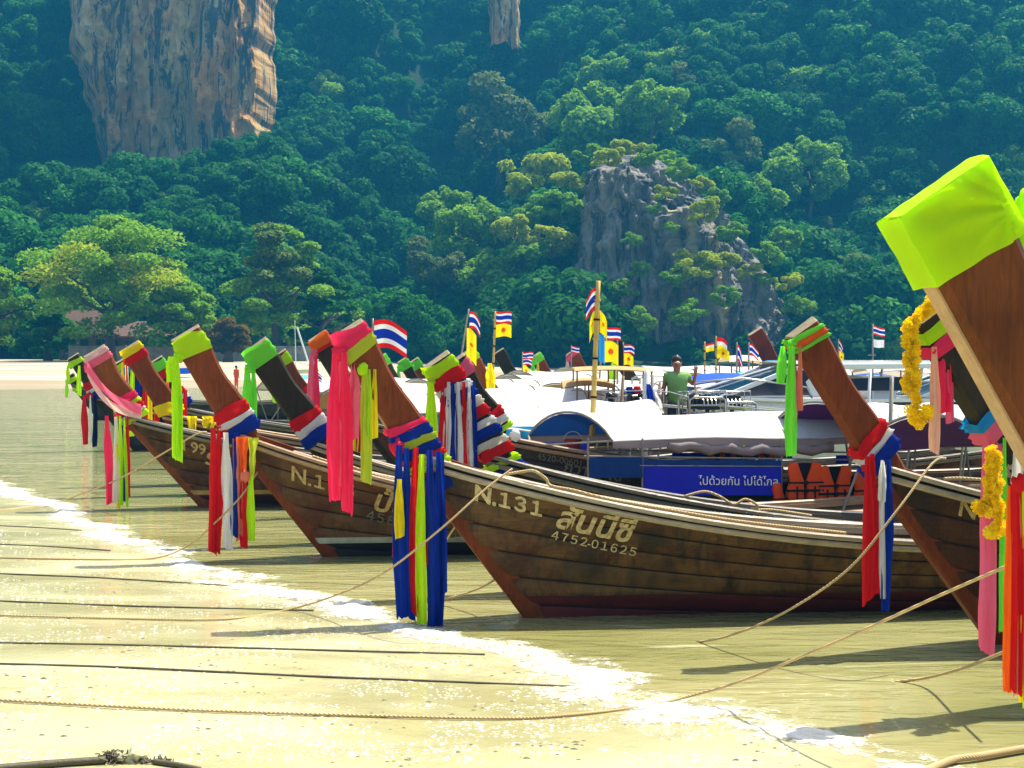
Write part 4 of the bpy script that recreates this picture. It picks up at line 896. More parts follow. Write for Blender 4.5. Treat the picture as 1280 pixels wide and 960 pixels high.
tip_ribbon(b, 'green and coral ribbons on the tip of the prow before the speedboat', [('green', .0, .05, -.03), ('orange', .04, .06, -.03), ('green', .10, .03, -.03)], [('rose', .0, .03, .70, .08), ('green', -.02, -.05, .88, .13), ('green', -.09, -.03, .30, .10), ('salmon', .05, -.03, .52, .06)], .10, ('green', .05))
base_ribbon(b, 'red, white and blue ribbons hanging at the bow lettered N', [('red', .06, .10, .10), ('white', .0, .06, .10), ('blue', -.12, .12, .10)], [('red', -.02, -.05, -.02, 1.08, .12), ('red', .03, -.03, 0, 1.05, .10), ('white', .10, -.06, -.05, 1.02, .07), ('blue', .15, -.04, -.05, 1.12, .12), ('white', .10, -.08, -.06, .22, .08)], .02, ('red', .05))
b = B['D']
tip_ribbon(b, 'long hot pink ribbons hanging from the tip of the N.131 prow', [('pink', -.03, .18, -.02), ('olive', .15, .12, .05)], [('pink', -.04, -.02, 1.32, .16), ('pink', .04, -.05, 1.42, .16), ('rose', .02, -.01, 1.20, .14), ('rose', .13, .02, .78, .14)], .03, ('pink', .075))
p = b.world(b.blade(b.plen()-.33, .10, -1.1)); r = ribbons('prow_ribbon', 'lime and yellow ribbons tied under the pink ones on the N.131 prow', [('olive', p+Vector((.08, -.02, -.03)), .98, .07, .15), ('lime', p+Vector((.10, .0, 0)), .60, .05, .10), ('yellow', p+Vector((.16, .03, 0)), .62, .03, .08)], loc=p); knot(r, p+Vector((.06, -.02, 0)), .05, 'lime', 5)
base_ribbon(b, 'thick blue, red and lime ribbon garland hanging from the N.131 bow', [('pink', .16, .08, -.06), ('blue', .06, .12, -.06), ('olive', .01, .07, -.06), ('blue', -.10, .12, -.06), ('red', -.16, .07, -.06), ('lime', -.24, .10, -.06), ('red', -.29, .06, -.06), ('blue', -.46, .18, -.06)],
            [('blue', .0, -.10, -.02, 1.44, .15), ('yellow', .0, -.15, -.32, .42, .11), ('red', -.02, -.06, -.3, .62, .10), ('blue', .07, -.08, -.05, 1.42, .14), ('red', .14, -.11, -.04, 1.40, .12), ('lime', .20, -.15, -.10, 1.40, .12), ('red', .25, -.10, -.08, .9, .08), ('blue', .28, -.12, -.06, 1.54, .16), ('blue', .34, -.08, -.08, 1.46, .14), ('blue', .38, -.05, -.1, 1.16, .10)], .02, ('pink', .075, (-.03, -.03, .05)))
b = B['E']
tip_ribbon(b, 'broad lime ribbon hanging from the tip of the N.135 prow', [('lime', -.015, .25, -.05)], [('lime', -.04, -.03, 1.20, .17), ('lime', -.01, -.05, 1.22, .15), ('lime', -.10, -.01, .30, .13)], -.02, ('lime', .07))
base_ribbon(b, 'red, white and blue ribbons hanging from the N.135 bow', [('red', .08, .15, .0), ('white', .0, .08, .0), ('blue', -.16, .16, .0)], [('red', -.10, -.05, -.05, 1.36, .16), ('red', -.05, -.03, -.03, 1.38, .15), ('white', .06, -.08, -.1, 1.26, .18), ('blue', .17, -.05, -.1, 1.12, .17)], .02, ('red', .06))
p = b.world(b.P(.022, 1.0, -1, .06)); r = ribbons('bow_garland', 'orange, salmon and yellow ribbons gathered on the gunwale beside N.135', [('salmon', p+Vector((-.06, -.06, .02)), 1.18, .16, .13), ('orange', p+Vector((.0, -.08, .04)), .46, .22, .10), ('olive', p+Vector((.10, -.08, .03)), .44, .20, .09), ('red', p+Vector((.0, -.05, -.4)), .86, .08, .12), ('lime', p+Vector((.09, -.07, -.4)), .78, .06, .12)], loc=p); knot(r, p+Vector((.02, -.1, -.42)), .06, 'salmon', 2)
b = B['F']
tip_ribbon(b, 'white and pink band around the tip of the N 99 prow', [('palepink', .0, .09, 0), ('rose', .09, .11, 0)], [], 0, ('rose', .07))
pa = b.world(b.blade(b.plen()-.2, -.1, -1.1)); pb = b.world(b.blade(-.15, .9, -1.6))
r = empty('prow_ribbon', pa, 0, 'long pale pink ribbon swagged down the N 99 prow', 'ribbon'); mb = MB()
for k_, (m_, o_) in enumerate((('palepink', 0.0), ('rose', .06))):
    mb = MB(); q0, q1 = Vector((0, -.05, 0)), pb-pa+Vector((0, -.12, 0))
    def fnp(u, v, o_=o_): 
        c = q0.lerp(q1, v)+Vector((-.10, 0, -.22))*math.sin(math.pi*v)*(.8 if o_ == 0 else .5); return c+Vector((0, -.02*math.sin(v*9+u*3)-o_*.3, (u-.5)*.17*(1-.3*math.sin(v*3.1))+o_))
    mb.grid(fnp, 5, 24 if o_ == 0 else 16); mb.build('strip', M['cloth_'+m_], r, smooth=True, fix=False)
base_ribbon(b, 'pink, green and white ribbon garland hanging from the N 99 bow', [('pink', .10, .12, 0), ('lime', .02, .08, 0), ('red', -.06, .08, 0), ('white', -.12, .05, 0), ('lime', -.22, .09, 0)], [('pink', -.14, -.05, -.1, 1.28, .18), ('white', .0, -.08, -.12, 1.22, .14), ('lime', .08, -.1, -.1, 1.30, .11), ('blue', .13, -.06, -.1, 1.24, .10), ('red', .18, -.03, -.1, 1.20, .10), ('lime', .15, -.1, -.12, 1.3, .07), ('yellow', .02, -.06, -.1, 1.35, .08)], .02, ('pink', .07))
b = B['G']
tip_ribbon(b, 'yellow, red and white ribbons hanging from the tricolour banded prow', [('lime', -.02, .15, -.05), ('red', .13, .14, -.02)], [('lime', -.01, -.05, 1.02, .18), ('red', .10, -.03, 1.1, .10), ('white', .16, -.02, 1.12, .10), ('blue', .22, -.01, 1.1, .10), ('white', .27, 0, 1.0, .10), ('red', .33, .02, 1.1, .10), ('white', .38, .02, 1.05, .08), ('blue', .43, .03, 1.1, .08)], .02, ('olive', .05))
t1 = b.plen(); p = b.world(b.blade(t1*.5, -.05, -1)); r = empty('prow_ribbon', p, 0, 'red, white and blue cloth bands wound down the dark prow behind N.131', 'ribbon')
for i, (m_, h_) in enumerate([('white', .10), ('blue', .14), ('cream', .12), ('red', .13), ('white', .09), ('blue', .12), ('cream', .10), ('red', .14), ('lime', .08), ('blue', .12), ('red', .07), ('lime', .09)]):
    wrap(b, r, t1-.34-i*.112, h_*.82, m_, -.05, .014, seed=i)
b = B['H']
tip_ribbon(b, 'pink band on the black prow of the roofed boat with blue banners', [('rose', .04, .22, 0)], [], 0)
base_ribbon(b, 'red, white and green band around the foot of the black prow', [('red', .1, .14, 0), ('white', .0, .10, 0), ('lime', -.10, .08, 0)], [], .02, ('white', .08, (.42, 0, .0)))
b = B['I']
tip_ribbon(b, 'plain bright green ribbon on the black prow behind N.135', [('green', -.02, .26, 0)], [('green', -.03, -.03, 1.12, .20), ('green', .04, -.04, .98, .14)], -.02, ('green', .07))
base_ribbon(b, 'red, white and blue band at the foot of the black green ribboned prow', [('red', .10, .16, 0), ('white', .0, .12, 0), ('blue', -.16, .16, 0)], [], .05)
b = B['J']
tip_ribbon(b, 'long pink ribbon on the dark prow left of the N.131 prow', [('orange', -.02, .18, 0), ('red', .16, .05, 0)], [('rose', -.04, -.03, 1.28, .16), ('pink', .03, -.02, 1.30, .14)], -.02, ('rose', .06))
base_ribbon(b, 'red, yellow and lime garland low on the dark red boat', [('red', .14, .14, 0), ('lime', .04, .10, 0), ('yellow', -.04, .08, 0), ('red', -.14, .1, 0)], [('lime', -.06, -.05, 0, .62, .12), ('red', .06, -.05, 0, .66, .14), ('yellow', .0, -.07, 0, .6, .10)], .05, ('red', .06))
b = B['K']
tip_ribbon(b, 'yellow over red band on the brown prow beside N 99', [('yellow', -.01, .14, 0), ('red', .13, .14, 0)], [('yellow', -.05, -.04, .98, .10), ('orange', .02, -.03, .95, .07)], -.02, ('orange', .05))
p = b.world(b.P(.06, 1.0, -1, .02)); r = ribbons('bow_garland', 'bright yellow cloth laid over the bow of the brown prowed boat', [('yellow', p+Vector((-.1, -.05, .12)), .4, .22, .2), ('yellow', p+Vector((.18, -.05, .12)), .2, .3, .3)], loc=p); wrap(b, r, -.05, .2, 'yellow', -.1, .03)
b = B['P']
tip_ribbon(b, 'lime and sky blue ribbon on the half hidden prow beside N 99', [('lime', .02, .12, 0), ('sky', .14, .12, 0)], [('lime', -.05, -.03, .62, .12), ('sky', .08, -.05, .55, .14), ('orange', .14, -.05, .95, .12)], 0, ('lime', .06))
p = b.world(b.blade(b.plen()*.6, .8, -1.2)); ribbons('bow_garland', 'cluster of mixed colour ribbons hanging behind the brown prow', [(m_, p+Vector((-.12+i*.105, -.2+.02*i, .28-.05*i)), 1.3, .08, .12) for i, m_ in enumerate(['cream', 'lime', 'blue', 'red', 'yellow', 'red', 'navy', 'orange', 'navy', 'lime', 'red'])], loc=p)
b = B['L']
tip_ribbon(b, 'green over red cap bands on the small black prow', [('green', .02, .22, 0), ('red', .24, .18, 0)], [('lime', -.10, -.03, .50, .16)], 0, ('lime', .10))
base_ribbon(b, 'red, white and blue band at the foot of the small black prow', [('red', .12, .16, 0), ('white', .02, .10, 0), ('blue', -.14, .16, 0)], [], .05)
b = B['O']; tip_ribbon(b, 'lime ribbon on the brown prow behind the black green ribboned one', [('lime', .05, .25, 0)], [('lime', -.05, -.03, .9, .2)], 0, ('lime', .1)); base_ribbon(b, 'tricolour band at the foot of the brown prow behind the black one', [('red', .10, .18, 0), ('white', .0, .12, 0), ('blue', -.18, .18, 0)], [], .05)
b = B['M']; tip_ribbon(b, 'lime ribbon looped down the black prow at the left end', [('lime', .08, .14, 0)], [('lime', -.06, -.04, .4, .12), ('lime', .25, -.12, .75, .14)], 0, ('lime', .08)); base_ribbon(b, 'red and blue ribbons hanging from the black bow at the left end', [('red', .1, .2, 0), ('white', .0, .12, 0), ('blue', -.2, .2, 0)], [('red', -.1, -.05, -.1, 1.15, .22), ('white', .06, -.07, -.1, 1.1, .10), ('navy', .16, -.05, -.1, 1.2, .18)], .02, ('red', .1))
b = B['N']; tip_ribbon(b, 'lime bands on the farthest prow at the left end', [('lime', .1, .18, 0), ('lime', .45, .18, 0)], [('lime', -.05, -.04, .6, .2)], 0, ('lime', .1))
for k_, w_ in (('Q1', 'leftmost'), ('Q2', 'middle'), ('Q3', 'rightmost')):
    tip_ribbon(B[k_], 'green cap ribbon on the %s of the three prows behind the big flag' % w_, [('green', .0, .28, 0)], [('green', -.05, -.04, .75+.2*(k_ == 'Q3'), .2)], 0, ('green', .1))
tip_ribbon(B['T'], 'green ribbon on the prow beside the small double flags', [('green', .0, .25, 0)], [('green', -.05, -.04, .9, .22), ('yellow', .1, -.04, .9, .15)], 0, ('green', .1))
base_ribbon(B['S'], 'lime band at the foot of the black prow right of the yellow flag pole', [('lime', .0, .2, 0)], [], .05, ('lime', .12))
tip_ribbon(B['U'], 'pale pink ribbon on the brown prow with a small flag', [('rose', .0, .16, 0)], [('palepink', -.05, -.04, .8, .2)], 0, ('rose', .1))
tip_ribbon(B['R'], 'lime ribbon tied on the brown prow with flags', [('lime', .0, .22, 0)], [('lime', -.1, -.05, .7, .2), ('yellow', .5, -.05, .7, .25)], 0, ('lime', .12))
b = B['W']; tip_ribbon(b, 'yellow cloth folded over the black prow near the bamboo pole', [('yellow', .0, .3, 0), ('white', .9, .12, 0), ('red', 1.02, .12, 0)], [('lime', -.05, -.05, .5, .25)], 0)
# ------------------------------------------------------------------ fittings of the roofed boat with blue banners
def loc_px(b, px, py, yl):
    x = 0.0
    for _ in range(25):
        w_ = b.world((x, yl, 0)); x += ((px-640)/F*w_.y-w_.x)/math.cos(b.yaw)
    w_ = b.world((x, yl, 0)); return Vector((x, yl, H+(HY-py)/F*w_.y))
def quad_panel(b, name, x0, y0, x1, y1, yl, mat, y0b=None, y1b=None, sag=.012):
    """hanging cloth panel between pixel columns x0..x1 on the side of the boat"""
    a, c = loc_px(b, x0, y0, yl), loc_px(b, x0, y0b if y0b else y1, yl); e, f = loc_px(b, x1, y0 if y1b is None else y1b[0], yl), loc_px(b, x1, y1 if y1b is None else y1b[1], yl)
    mb = MB(); mb.grid(lambda u, v: a.lerp(e, u).lerp(c.lerp(f, u), v)+Vector((0, -sag*math.sin(u*21)*v-.01, 0)), 24, 4)
    mb.grid(lambda u, v: a.lerp(e, u).lerp(c.lerp(f, u), v)+Vector((0, -sag*math.sin(u*21)*v+.004, 0)), 24, 4)
    return mb.build(name, M[mat], b.root, smooth=True, fix=False)
h = B['H']; YN = -.80
quad_panel(h, 'side_banner', 737, 572, 803, 597, YN, 'panel_navy')
bp = quad_panel(h, 'side_banner', 805, 583, 976, 619, YN, 'panel_blue')
quad_panel(h, 'side_banner', 1078, 606, 1150, 650, YN, 'panel_blue')
quad_panel(h, 'side_banner', 805, 575, 976, 582, YN, 'panel_navy'); quad_panel(h, 'side_banner', 840, 566, 990, 573, YN+1.5, 'panel_blue'); quad_panel(h, 'side_banner', 1045, 569, 1120, 580, YN+1.5, 'panel_blue')
me = text_mesh('ไปด้วยกัน ไปได้ไกล', .30, M['paint_white'], 'lettering', 0, .0015)
p0 = loc_px(h, 874, 606, YN-.05); p1 = loc_px(h, 973, 607, YN-.05); wdt = max(v.co.x for v in me.vertices)
for v in me.vertices: v.co = Vector((lerp(p0.x, p1.x, v.co.x/wdt), YN-.030, lerp(p0.z, p1.z, v.co.x/wdt)+v.co.y*(p1.x-p0.x)/wdt))
o = bpy.data.objects.new('lettering', me); COL.objects.link(o); o.parent = bp
for (x0, y0, x1, y1, yl, rr_) in [(730, 570, 1150, 576, YN+.02, .013), (730, 563, 1150, 566, YN+1.5, .013), (800, 582, 980, 583, YN-.015, .008), (1070, 590, 1150, 594, YN, .010), (1070, 598, 1150, 603, YN, .012)]:
    mb = MB(); mb.tube([loc_px(h, x0, y0, yl), loc_px(h, x1, y1, yl)], rr_, 6); mb.build('side_rail', M['pole_grey'], h.root)
for px in (735, 803, 977, 1063, 1073):
    mb = MB(); a = loc_px(h, px, 548, YN+.01); c = loc_px(h, px, 612 if px < 900 else 635, YN+.01); mb.tube([c, a], .015, 6); mb.build('side_post', M['pole_grey'], h.root)
# rolled grey tarpaulin under the roof edge and white bottle inside
mb = MB(); a, c = loc_px(h, 835, 556, YN+.05), loc_px(h, 1040, 560, YN+.05)
mb.tube([a.lerp(c, i/16)+Vector((0, 0, -.03*math.sin(i*1.9)-.05*math.sin(math.pi*i/16))) for i in range(17)], [.05+.035*abs(math.sin(i*1.3)) for i in range(17)], 8); mb.build('rolled_tarpaulin', M['tarp_grey'], h.root, smooth=True)
# life jackets
def life_jacket(label, loc, rz, s=1.0, group='life jackets on the roofed boat'):
    r = empty('life_jacket', loc, rz, label, 'life jacket', group); r.scale = (s, s, s)
    for sg in (-1, 1):
        poly = [(sg*.02, -.56), (sg*.235, -.56), (sg*.25, -.33), (sg*.215, -.24), (sg*.245, -.10), (sg*.225, .0), (sg*.115, .02), (sg*.09, -.06), (sg*.02, -.24)]
        mb = MB(); mb.prism(poly if sg > 0 else poly[::-1], -.10, -.02); mb.build('front_panel', M['jacket_orange'], r, bevel=.02, smooth=True)
    mb = MB(); mb.prism([(-.21, -.54), (.21, -.54), (.20, -.08), (.12, .0), (-.12, .0), (-.20, -.08)], .0, .06); mb.build('back_panel', M['jacket_black'], r, bevel=.015)
    for z, hh in ((-.26, .022), (-.37, .032), (-.49, .022)):
        mb = MB(); mb.box((0, -.045, z), (.515, .135, hh)); st = mb.build('strap', M['jacket_black'], r, bevel=.004)
        mb = MB(); mb.box((0, -.125, z), (.05, .03, .05)); mb.build('buckle', M['jacket_black'], st, bevel=.004)
    for x in (-.13, .13):
        mb = MB(); mb.box((x, -.05, -.43), (.02, .128, .24)); mb.build('strap', M['jacket_black'], r)
    return r
for i, (px, py, yl, s, rz, lab) in enumerate([(1004, 579, YN-.05, 1.0, .0, 'orange life jacket with black straps, left one of the pair hanging on the rail'), (1041, 583, YN-.05, 1.0, .06, 'orange life jacket with black straps, right one of the pair hanging on the rail'), (1078, 590, YN-.02, .95, .5, 'orange life jacket hanging side on between the two thin posts'),
                                       (1135, 640, YN-.05, .9, -.2, 'orange life jacket showing under the bow lettered N'), (1163, 648, YN-.05, .9, .2, 'orange life jacket partly behind the stem of the bow lettered N'),
                                       (978, 604, YN+.05, .8, .3, 'orange life jacket peeking out left of the hanging pair'),
                                       (895, 567, YN+1.45, .55, .1, 'small orange life jacket bundle above the banner, leftmost'), (924, 568, YN+1.45, .55, -.2, 'small orange life jacket bundle above the banner, second from left'), (957, 567, YN+1.45, .55, .1, 'small orange life jacket bundle above the banner, third from left'), (1085, 577, YN+1.45, .6, .2, 'small orange life jacket bundle behind the thin posts')]):
    life_jacket(lab, h.world(loc_px(h, px, py, yl)), h.yaw+rz, s)
# orange crates and a red bucket inside the bow of the roofed boat
p = h.world(loc_px(h, 716, 558, .1)); bk = empty('bucket', p-Vector((0, 0, .12)), 0, 'small red plastic bucket standing in the black bow', 'bucket'); mb = MB(); n_ = 14
mb.add([(math.cos(6.283*i/n_)*r_, math.sin(6.283*i/n_)*r_, z_) for (r_, z_) in ((.09, 0), (.13, .22), (.12, .22), (.085, .02)) for i in range(n_)], [(j*n_+i, j*n_+(i+1) % n_, (j+1)*n_+(i+1) % n_, (j+1)*n_+i) for j in range(3) for i in range(n_)]+[tuple(3*n_+i for i in range(n_))])
mb.build('tub', M['engine_red'], bk, smooth=False); mb = MB(); mb.tube([(.125*math.cos(a_), 0, .21+.12*math.sin(a_)) for a_ in [math.pi*i/10 for i in range(11)]], .006, 5); mb.build('handle', M['steel'], bk)
quad_panel(B['J'], 'side_banner', 600, 541, 735, 566, -.86, 'panel_blue'); quad_panel(B['J'], 'side_banner', 520, 533, 735, 541, -.88, 'tarp_sky')
# ------------------------------------------------------------------ flags
FLAG = {'thai': [('red', 1), ('white', 1), ('blue', 2), ('white', 1), ('red', 1)], 'yellow': [('yellow', 1)], 'sky': [('sky', 1)], 'white': [('white', 1)], 'black': [('black', 1)], 'redyellow': [('red', 1), ('white', 1), ('yellow', 2)]}
def flag_cloth(r, kind, p, w_, hgt, droop, seed, flip=1):
    rows = FLAG[kind]; tot = sum(n for _, n in rows); nv = tot*2; nu = 12; mb = MB(); ph = seed*1.3
    def fn(u, v):
        x = u*w_*flip*(1-.25*droop); z = -v*hgt*(1-.15*u*droop)-droop*hgt*.75*u*u-.05*w_*math.sin(u*5+ph)
        return Vector(p)+Vector((x, .10*w_*math.sin(u*6+ph+v*1.2)*min(1, u*3), z))
    mi = []; acc = []
    for k_, (m_, n_) in enumerate(rows): acc += [k_]*(n_*2)
    vs = [fn(i/nu, j/nv) for j in range(nv+1) for i in range(nu+1)]
    for j in range(nv):
        for i in range(nu): mb.f.append((j*(nu+1)+i, j*(nu+1)+i+1, (j+1)*(nu+1)+i+1, (j+1)*(nu+1)+i)); mb.m.append(acc[j])
    mb.v = vs; mats = [M['cloth_'+m_] for m_, _ in rows]
    if kind == 'yellow':     # round orange emblem in the middle
        o = mb.build('flag', mats, r, smooth=True, fix=False); em = MB()
        for sy in (-.012, .012): em.grid(lambda a, b_: fn(.5+.17*b_*math.cos(a*6.283)*min(w_, hgt)/w_, .5+.17*min(w_, hgt)/hgt*b_*math.sin(a*6.283)*(1+.12*math.sin(a*6.283*6)))+Vector((0, sy, 0)), 24, 2)
        em.build('emblem', M['cloth_orange'], o, fix=False); return o
    return mb.build('flag', mats, r, smooth=True, fix=False)
def flag_pole(label, px, top, bot, d, flags, lean=0.0, rad=.018, mat='pole_grey', base=None):
    """flags: (kind, y0, y1, width_px, droop, flip)"""
    T_ = at(px, top, d); Bt = at(px-lean, bot, d); r = empty('flag_pole', Bt, 0, label, 'flag'); dv = T_-Bt
    mb = MB(); n_ = 10; mb.tube([dv*(i/n_) for i in range(n_+1)], [rad*(1.15-.3*i/n_) for i in range(n_+1)], 8); mb.build('pole', M[mat], r, smooth=True)
    if mat == 'bamboo':
        for i in range(1, 8):
            mb = MB(); q = dv*(i/8); mb.tube([q-dv.normalized()*.015, q+dv.normalized()*.015], rad*1.3, 8); mb.build('bamboo_node', M['bamboo'] if i % 2 else M['jacket_black'], r)
    for i, (kd, y0, y1, wp, dr, fl) in enumerate(flags):
        f_ = (bot-y0)/(bot-top); q = dv*f_; flag_cloth(r, kd, q+Vector((rad*fl, 0, 0)), wp*d/F, (y1-y0)*d/F, dr, i+px, fl)
    return r
flag_pole('big national flag streaming right of the pink ribboned N.131 prow', 466, 398, 520, 22.2, [('thai', 400, 436, 46, .45, 1)])
flag_pole('leaning pole with national flag over a narrow yellow flag', 586, 386, 500, 29.2, [('thai', 388, 410, 17, .9, 1), ('yellow', 410, 450, 13, .3, 1)], lean=18)
flag_pole('thin pole with national flag above a square yellow flag', 619, 389, 476, 33.0, [('thai', 389, 404, 20, .15, 1), ('yellow', 405, 421, 20, .1, 1)], lean=3, mat='bamboo', rad=.022)
flag_pole('short pole with small national flags above a yellow pennant', 653, 440, 482, 44.5, [('thai', 440, 449, 13, .1, 1), ('thai', 447, 456, 12, .3, 1), ('yellow', 456, 470, 10, .6, 1)])
flag_pole('tiny national flag on the brown prow left of the bamboo pole', 714, 432, 470, 53.0, [('thai', 433, 441, 10, .2, 1)])
flag_pole('tall bamboo pole with national, yellow and sky blue flags', 748, 351, 545, 21.9, [('thai', 360, 388, 15, .8, -1), ('yellow', 388, 416, 11, .7, 1), ('yellow', 388, 416, 8, .8, -1), ('sky', 417, 452, 8, .2, 1)], lean=8, rad=.036, mat='bamboo')
flag_pole('pole with national flag above a wide yellow flag beside the bamboo pole', 754, 406, 480, 30.0, [('thai', 408, 424, 23, .35, 1), ('yellow', 425, 452, 21, .35, 1)], lean=5)
flag_pole('pole with black cloth between the two yellow flags', 772, 418, 480, 31.0, [('black', 420, 460, 7, .5, 1)])
flag_pole('small pole with drooping national and yellow flags right of the bamboo pole', 779, 428, 480, 33.0, [('thai', 430, 441, 15, .5, 1), ('yellow', 441, 456, 13, .4, 1)])
flag_pole('pole with national flag low behind the brown prow with flags', 588, 441, 486, 34.0, [('thai', 443, 455, 16, .6, 1), ('yellow', 452, 474, 8, .9, 1)])
flag_pole('small flag of red and lime on the boat right of the man', 881, 427, 475, 36.0, [('redyellow', 430, 440, 10, -.3, 1)], mat='bamboo')
flag_pole('red, white and yellow flag above the blue awning', 895, 420, 475, 35.0, [('redyellow', 421, 441, 15, .5, 1), ('yellow', 436, 448, 17, .3, 1)], mat='bamboo')
flag_pole('drooping national flag left of the dark red prow', 921, 428, 470, 31.5, [('thai', 431, 452, 8, 1.0, 1)])
flag_pole('national flag hanging against the dark red prow', 936, 428, 470, 31.5, [('thai', 430, 444, 14, .9, 1)])
flag_pole('thin drooping national and yellow flags right of the big brown prow', 1048, 424, 475, 45.0, [('thai', 425, 438, 6, 1.0, 1), ('yellow', 438, 452, 7, .5, 1)])
r = flag_pole('thin mast with national flag above a white flag', 1091, 405, 480, 33.0, [('thai', 408, 419, 15, .35, 1), ('white', 424, 434, 14, .25, 1)])
mb = MB(); q = at(1090, 444, 33.0)-r.location; mb.tube([q+Vector((-.08, 0, 0)), q+Vector((.08, 0, 0))], .012, 6); mb.build('cross_bar', M['pole_grey'], r)
flag_pole('little red and yellow flags left of the N.131 prow', 396, 462, 500, 30.0, [('thai', 466, 476, 6, .6, 1), ('yellow', 476, 492, 10, .5, -1)])
# ------------------------------------------------------------------ speedboats
def speedboat(px, d, label, text=None, yaw=9, L=8.0, s=1.0):
    c = at(px, HY, d); r = empty('speedboat', (c.x, d, .27), R(yaw), label, 'boat'); r.scale = (s, s, s)
    hw = 1.15
    def wid(x): return hw*(1-clamp((-x-.6)/3.0)**2.2)+.02
    xs_ = [-3.4+i*(L)/24 for i in range(25)]
    def ztop(x): return 1.30+.10*clamp((-x)/3.0)
    mb = MB()
    for sd_ in (-1, 1):
        prof = [(.35, -.15), (.82, .15), (.95, .75), (1.0, 1.0)]
        mb.grid(lambda u, v: Vector((xs_[round(u*24)]+(.9-.9*prof[round(v*3)][1])*clamp((-xs_[round(u*24)]-1.5)/2), sd_*wid(xs_[round(u*24)])*prof[round(v*3)][0], prof[round(v*3)][1]*ztop(xs_[round(u*24)]))), 24, 3)
    mb.grid(lambda u, v: Vector((xs_[round(u*24)], wid(xs_[round(u*24)])*(2*v-1), ztop(xs_[round(u*24)])+.03*(1-(2*v-1)**2))), 24, 4)
    mb.grid(lambda u, v: Vector((xs_[24], wid(xs_[24])*(2*u-1)*[.35, .82, .95, 1][round(v*3)], [-.15, .15, .75, 1][round(v*3)]*ztop(xs_[24]))), 2, 3)
    hull = mb.build('hull', M['gelcoat'], r, smooth=True)
    for sd_ in (-1, 1):
        mb = MB(); mb.grid(lambda u, v: Vector((lerp(-1.0, 4.3, u), sd_*(wid(lerp(-1.0, 4.3, u))+.014), lerp(1.0+.05*u, ztop(0)-.02, v*clamp(u*5, .25, 1)))), 20, 2); mb.build('black_band', M['boat_black'], hull, smooth=True)
        mb = MB(); mb.sweep([Vector((x, sd_*(wid(x)+.02), ztop(x))) for x in xs_], [(-.03, -.03), (.03, -.03), (.03, .03), (-.03, .03)], lambda i: Vector((0, 1, 0))); mb.build('rub_rail', M['gelcoat'], hull)
    # raked cabin: frame with big glass
    Z_ = lambda q: [(x, 1.36+(z-1.36)*.74) for x, z in q]
    fr = [(-1.75, 1.36), (-.25, 2.13), (.35, 2.2), (3.6, 2.22), (3.75, 2.10), (.75, 2.06), (.15, 1.78), (.3, 1.5), (.65, 1.36)]
    for sd_ in (-1, 1):
        mb = MB(); mb.prism(Z_(fr) if sd_ < 0 else Z_(fr)[::-1], sd_*1.02-.05, sd_*1.02+.05); mb.build('cabin_side', M['gelcoat'], r, bevel=.02)
        gl = [(-1.45, 1.40), (-.20, 2.03), (.22, 2.06), (-.02, 1.75), (.10, 1.42)]
        mb = MB(); mb.prism(Z_(gl) if sd_ < 0 else Z_(gl)[::-1], sd_*1.02-.058, sd_*1.02+.058); mb.build('side_window', M['boat_glass'], r)
        mb = MB(); mb.prism([(.55, 1.48), (.72, 1.70), (1.9, 1.74), (1.9, 1.48)] if sd_ < 0 else [(.55, 1.48), (.72, 1.70), (1.9, 1.74), (1.9, 1.48)][::-1], sd_*1.0-.02, sd_*1.0+.02); mb.build('side_window', M['boat_glass'], r)
        mb = MB(); mb.tube([(-2.6, sd_*.75, 1.38), (-2.4, sd_*.82, 1.62), (-1.2, sd_*1.05, 1.72), (.0, sd_*1.1, 1.55), (.1, sd_*1.1, 1.35)], .02, 6); mb.build('hand_rail', M['steel'], r, smooth=True)
        for x in (2.2, 3.5):
            mb = MB(); mb.tube([(x, sd_*.98, 1.3), (x+.1, sd_*.98, 1.94)], .03, 6); mb.build('roof_post', M['steel'], r)
    mb = MB(); mb.grid(lambda u, v: Vector((lerp(-1.72, -.25, v)-.25*(1-(2*u-1)**2)*(1-v), 1.0*(2*u-1), lerp(1.38, 1.91, v))), 8, 4); mb.build('windscreen', M['boat_glass'], r, smooth=True)
    mb = MB(); mb.tube([(-1.97, 0, 1.42), (-.25, 0, 1.93)], .03, 6); mb.build('windscreen_bar', M['gelcoat'], r)
    mb = MB(); mb.grid(lambda u, v: Vector((lerp(-.3, 3.7, u), 1.02*(2*v-1), 1.98+.07*(1-(2*v-1)**2))), 8, 6); mb.grid(lambda u, v: Vector((lerp(-.3, 3.7, u), 1.02*(2*v-1), 1.93+.07*(1-(2*v-1)**2))), 8, 6); mb.build('hard_top', M['gelcoat'], r, smooth=True)
    mb = MB(); mb.box((1.6, 0, 1.5), (.5, 1.7, .5)); mb.build('bench_seat', M['gelcoat'], r, bevel=.05)
    if text:
        me = text_mesh(text, .26, M['paint_dark'], 'lettering', .1, .002)
        for v in me.vertices: x = .95+v.co.x; v.co = Vector((x, -wid(x)*.985-.012, .82+v.co.y))
        o = bpy.data.objects.new('lettering', me); COL.objects.link(o); o.parent = hull
    return r
speedboat(985, 29.3, 'white and black speedboat with a raked dark windscreen behind the roofed boat', 'AibKacK', 8, 7.6, 1.0)
speedboat(1215, 31.8, 'second white speedboat seen between the big brown prow and the marigold garland', None, 8, 8.0, .95)
